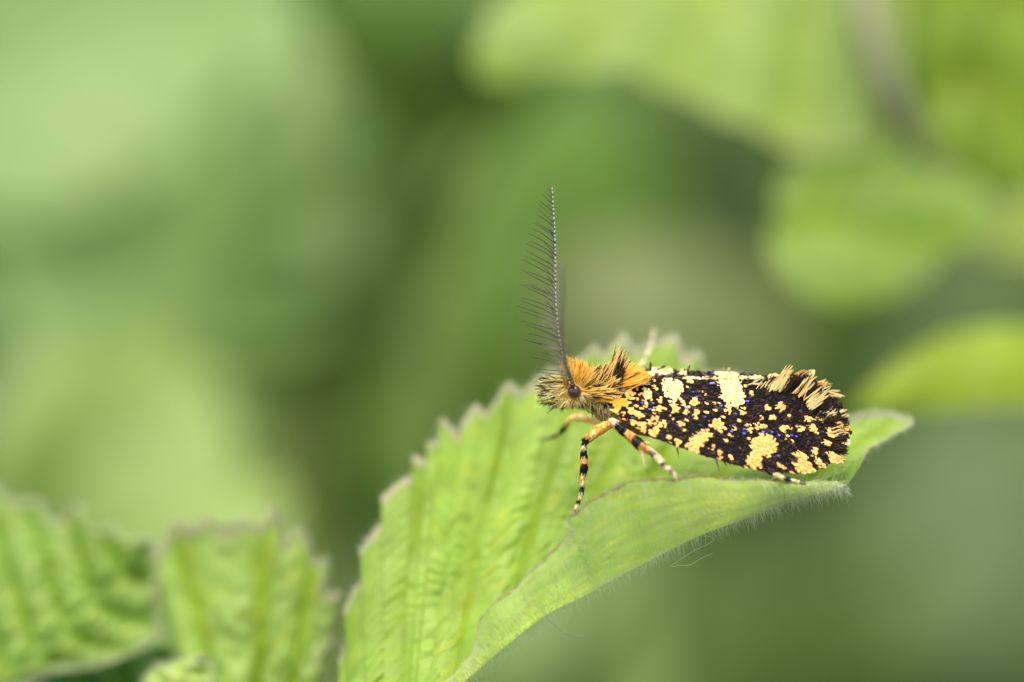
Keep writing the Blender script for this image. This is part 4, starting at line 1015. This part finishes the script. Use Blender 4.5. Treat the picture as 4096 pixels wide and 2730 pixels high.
def plant(name, label, base_px, top_px, d, leaves, key, rgb, group=None, cat='plant', stem_r=1.2):
    """leaves: (px, py, d, length mm, roll deg) ; the stem rises from the ground"""
    top = P(top_px[0], top_px[1], d); low = P(base_px[0], base_px[1], d + 4)
    gz = ground_z(low[0], low[1]) - .01
    base = np.array([low[0], low[1] + .01, gz])
    t = empty(name, (base[0], base[1], gz)); tag(t, label, cat, group)
    pts = smooth_line(np.array([base, base * .5 + low * .5, low, top]), 30, 2)
    tube('stem', pts, np.linspace(stem_r * 1.5, stem_r * .6, 30) * MM, M_STEM, t, sides=8)
    me = leaflet_mesh('leaflet_' + key, bg_mat(key, rgb), hash(key) % 100)
    me_list = [me]
    for (px, py, dd, L_, roll, *rest_) in leaves:
        tilt = rest_[0] if rest_ else random.uniform(-15, 35)
        c = P(px, py, dd)
        # leaf plane: faces the viewer and a little upward
        rl = R(roll)
        yv = math.cos(rl) * UP + math.sin(rl) * RIGHT
        zv = -FWD * math.cos(R(tilt)) + UP * math.sin(R(tilt)) + RIGHT * random.uniform(-.3, .3)
        zv = zv - yv * (zv @ yv); zv /= np.linalg.norm(zv); xv = np.cross(yv, zv)
        s_ = L_ * MM
        b0 = c - yv * s_ * .5
        o = bpy.data.objects.new('leaf', me); col.objects.link(o); o.parent = t
        lb = b0 - np.array(t.location)
        o.matrix_local = Matrix(((xv[0] * s_, yv[0] * s_, zv[0] * s_, lb[0]), (xv[1] * s_, yv[1] * s_, zv[1] * s_, lb[1]), (xv[2] * s_, yv[2] * s_, zv[2] * s_, lb[2]), (0, 0, 0, 1)))
        k = int(np.argmin(np.linalg.norm(pts - b0, axis=1)))
        sp = pts[max(k - 2, 0)]
        tube('petiole', smooth_line(np.array([sp, (sp + b0) / 2 + .002 * UP, b0 + yv * s_ * .03]), 8, 1), np.full(8, stem_r * .5) * MM, M_STEM, t, sides=6)
    return t

def cluster(x0, x1, y0, y1, n, d0, d1, l0, l1, seed):
    r = random.Random(seed)
    return [(r.uniform(x0, x1), r.uniform(y0, y1), r.uniform(d0, d1), r.uniform(l0, l1), r.uniform(-70, 70)) for _ in range(n)]

plant('leafy_plant', 'pale mint-green blurred plant filling the space left of the dark gap', (300, 3600), (420, 100), 165,
      cluster(-200, 760, 150, 1700, 26, 140, 190, 26, 42, 1), 'mint', (150, 178, 102))
plant('leafy_plant', 'light yellow-green blurred plant showing just above the ribbed leaf row', (600, 3800), (500, 1800), 90,
      cluster(250, 800, 1820, 2250, 7, 80, 100, 14, 20, 2), 'lime', (140, 164, 80))
plant('leafy_plant', 'mid-green blurred plant behind the tall antenna', (1900, 3900), (1900, 600), 230,
      cluster(1560, 2300, 620, 1750, 24, 150, 190, 22, 36, 3), 'mid', (116, 150, 62))
plant('leafy_plant', 'dull grey-green blurred plant behind the moth\'s back', (2800, 3900), (2650, 1050), 190,
      cluster(2450, 2850, 1170, 1380, 6, 120, 140, 13, 18, 4), 'grey', (150, 158, 104))
plant('leafy_plant', 'deep green blurred plant coloured dark for the shaded gap beside the drooping leaf tip', (1750, 3900), (1700, -100), 110,
      cluster(1560, 2000, -300, 150, 11, 90, 120, 13, 20, 9), 'deep', (84, 114, 32))  # dark leaf colour stands for shade in the gap
plant('leafy_plant', 'olive blurred plant coloured dark for the shaded upright band between the paler plants', (1250, 3900), (1230, 300), 135,
      cluster(1140, 1320, 300, 1600, 11, 115, 140, 11, 17, 10), 'olive', (104, 134, 56))  # plant added for the dark band; its shade is in the leaf colour
plant('leafy_plant', 'soft green blurred plant below the folded leaf', (2050, 4200), (2050, 2450), 120,
      cluster(1800, 2250, 2420, 2900, 8, 100, 130, 16, 24, 5), 'soft', (116, 142, 66))
plant('leafy_plant', 'olive-green blurred plant beyond the folded leaf tip', (4100, 4000), (3950, 1900), 220,
      cluster(3600, 4400, 1750, 2800, 14, 190, 250, 26, 44, 6), 'blue', (82, 108, 46))
for i, (x0, x1, y0, y1, sd_) in enumerate([(-600, 900, -600, 3000, 11), (800, 2200, -600, 3000, 12), (2000, 3400, -600, 3000, 13), (3200, 4800, -600, 3000, 14)]):
    plant('hedge_bush', ['dark blurred hedge bush behind the pale mint-green plant', 'dark blurred hedge bush filling the gap beside the antenna', 'dark blurred hedge bush behind the moth and the drooping leaf', 'dark blurred hedge bush behind the olive-green plant'][i], ((x0 + x1) / 2, 4600), ((x0 + x1) / 2, 200), 420,
          cluster(x0, x1, y0, y1, 70, 330, 520, 45, 75, sd_), 'hedge', (86, 110, 44), group='bushes of the background hedge', cat='bush', stem_r=2)  # dark leaf colour has the shade of the far foliage painted in

# ================================================================== silk and fluff
def thread(name, pts, w, label, cat):
    c = smooth_line(np.array(pts, float), 60, 3)
    o = tube(name, P(c[:, 0], c[:, 1], c[:, 2]), np.full(60, w / PPM * MM), M_SILK, None, sides=5, origin=P(*pts[0]))
    return tag(o, label, cat)
thread('silk_thread', [(2790, 2140, 0), (2860, 2150, 0), (2850, 2170, 0), (2780, 2200, 0), (2720, 2240, 0), (2672, 2270, 0), (2720, 2262, 0), (2760, 2265, 0), (2800, 2235, 0), (2850, 2215, .2)], .8, 'loose silk thread looping off the downy keel under the moth', 'thread')
thread('silk_thread', [(2180, 2470, .3), (2230, 2510, 1), (2270, 2540, 1.8), (2320, 2550, 2.5), (2335, 2540, 3)], 1.4, 'faint blurred silk thread below the lower end of the folded leaf', 'thread')
fl_ = empty('seed_fluff', P(2086, 2096, 3)); tag(fl_, 'tiny white forked fibre stuck on the ribbed leaf face', 'fibre')
fd = leaf_depth(2090, 2092) - .06
fl_.location = Vector(P(2086, 2096, fd))
for pts in ([(2074, 2090), (2084, 2094), (2091, 2102)], [(2097, 2084), (2094, 2092), (2091, 2102)], [(2088, 2096), (2090, 2099), (2092, 2104)]):
    c = smooth_line(np.array([(x, y, fd) for x, y in pts], float), 10, 2)
    tube('fibre', P(c[:, 0], c[:, 1], c[:, 2]), np.full(10, 1.4 / PPM * MM), M_SILK, fl_, sides=5)
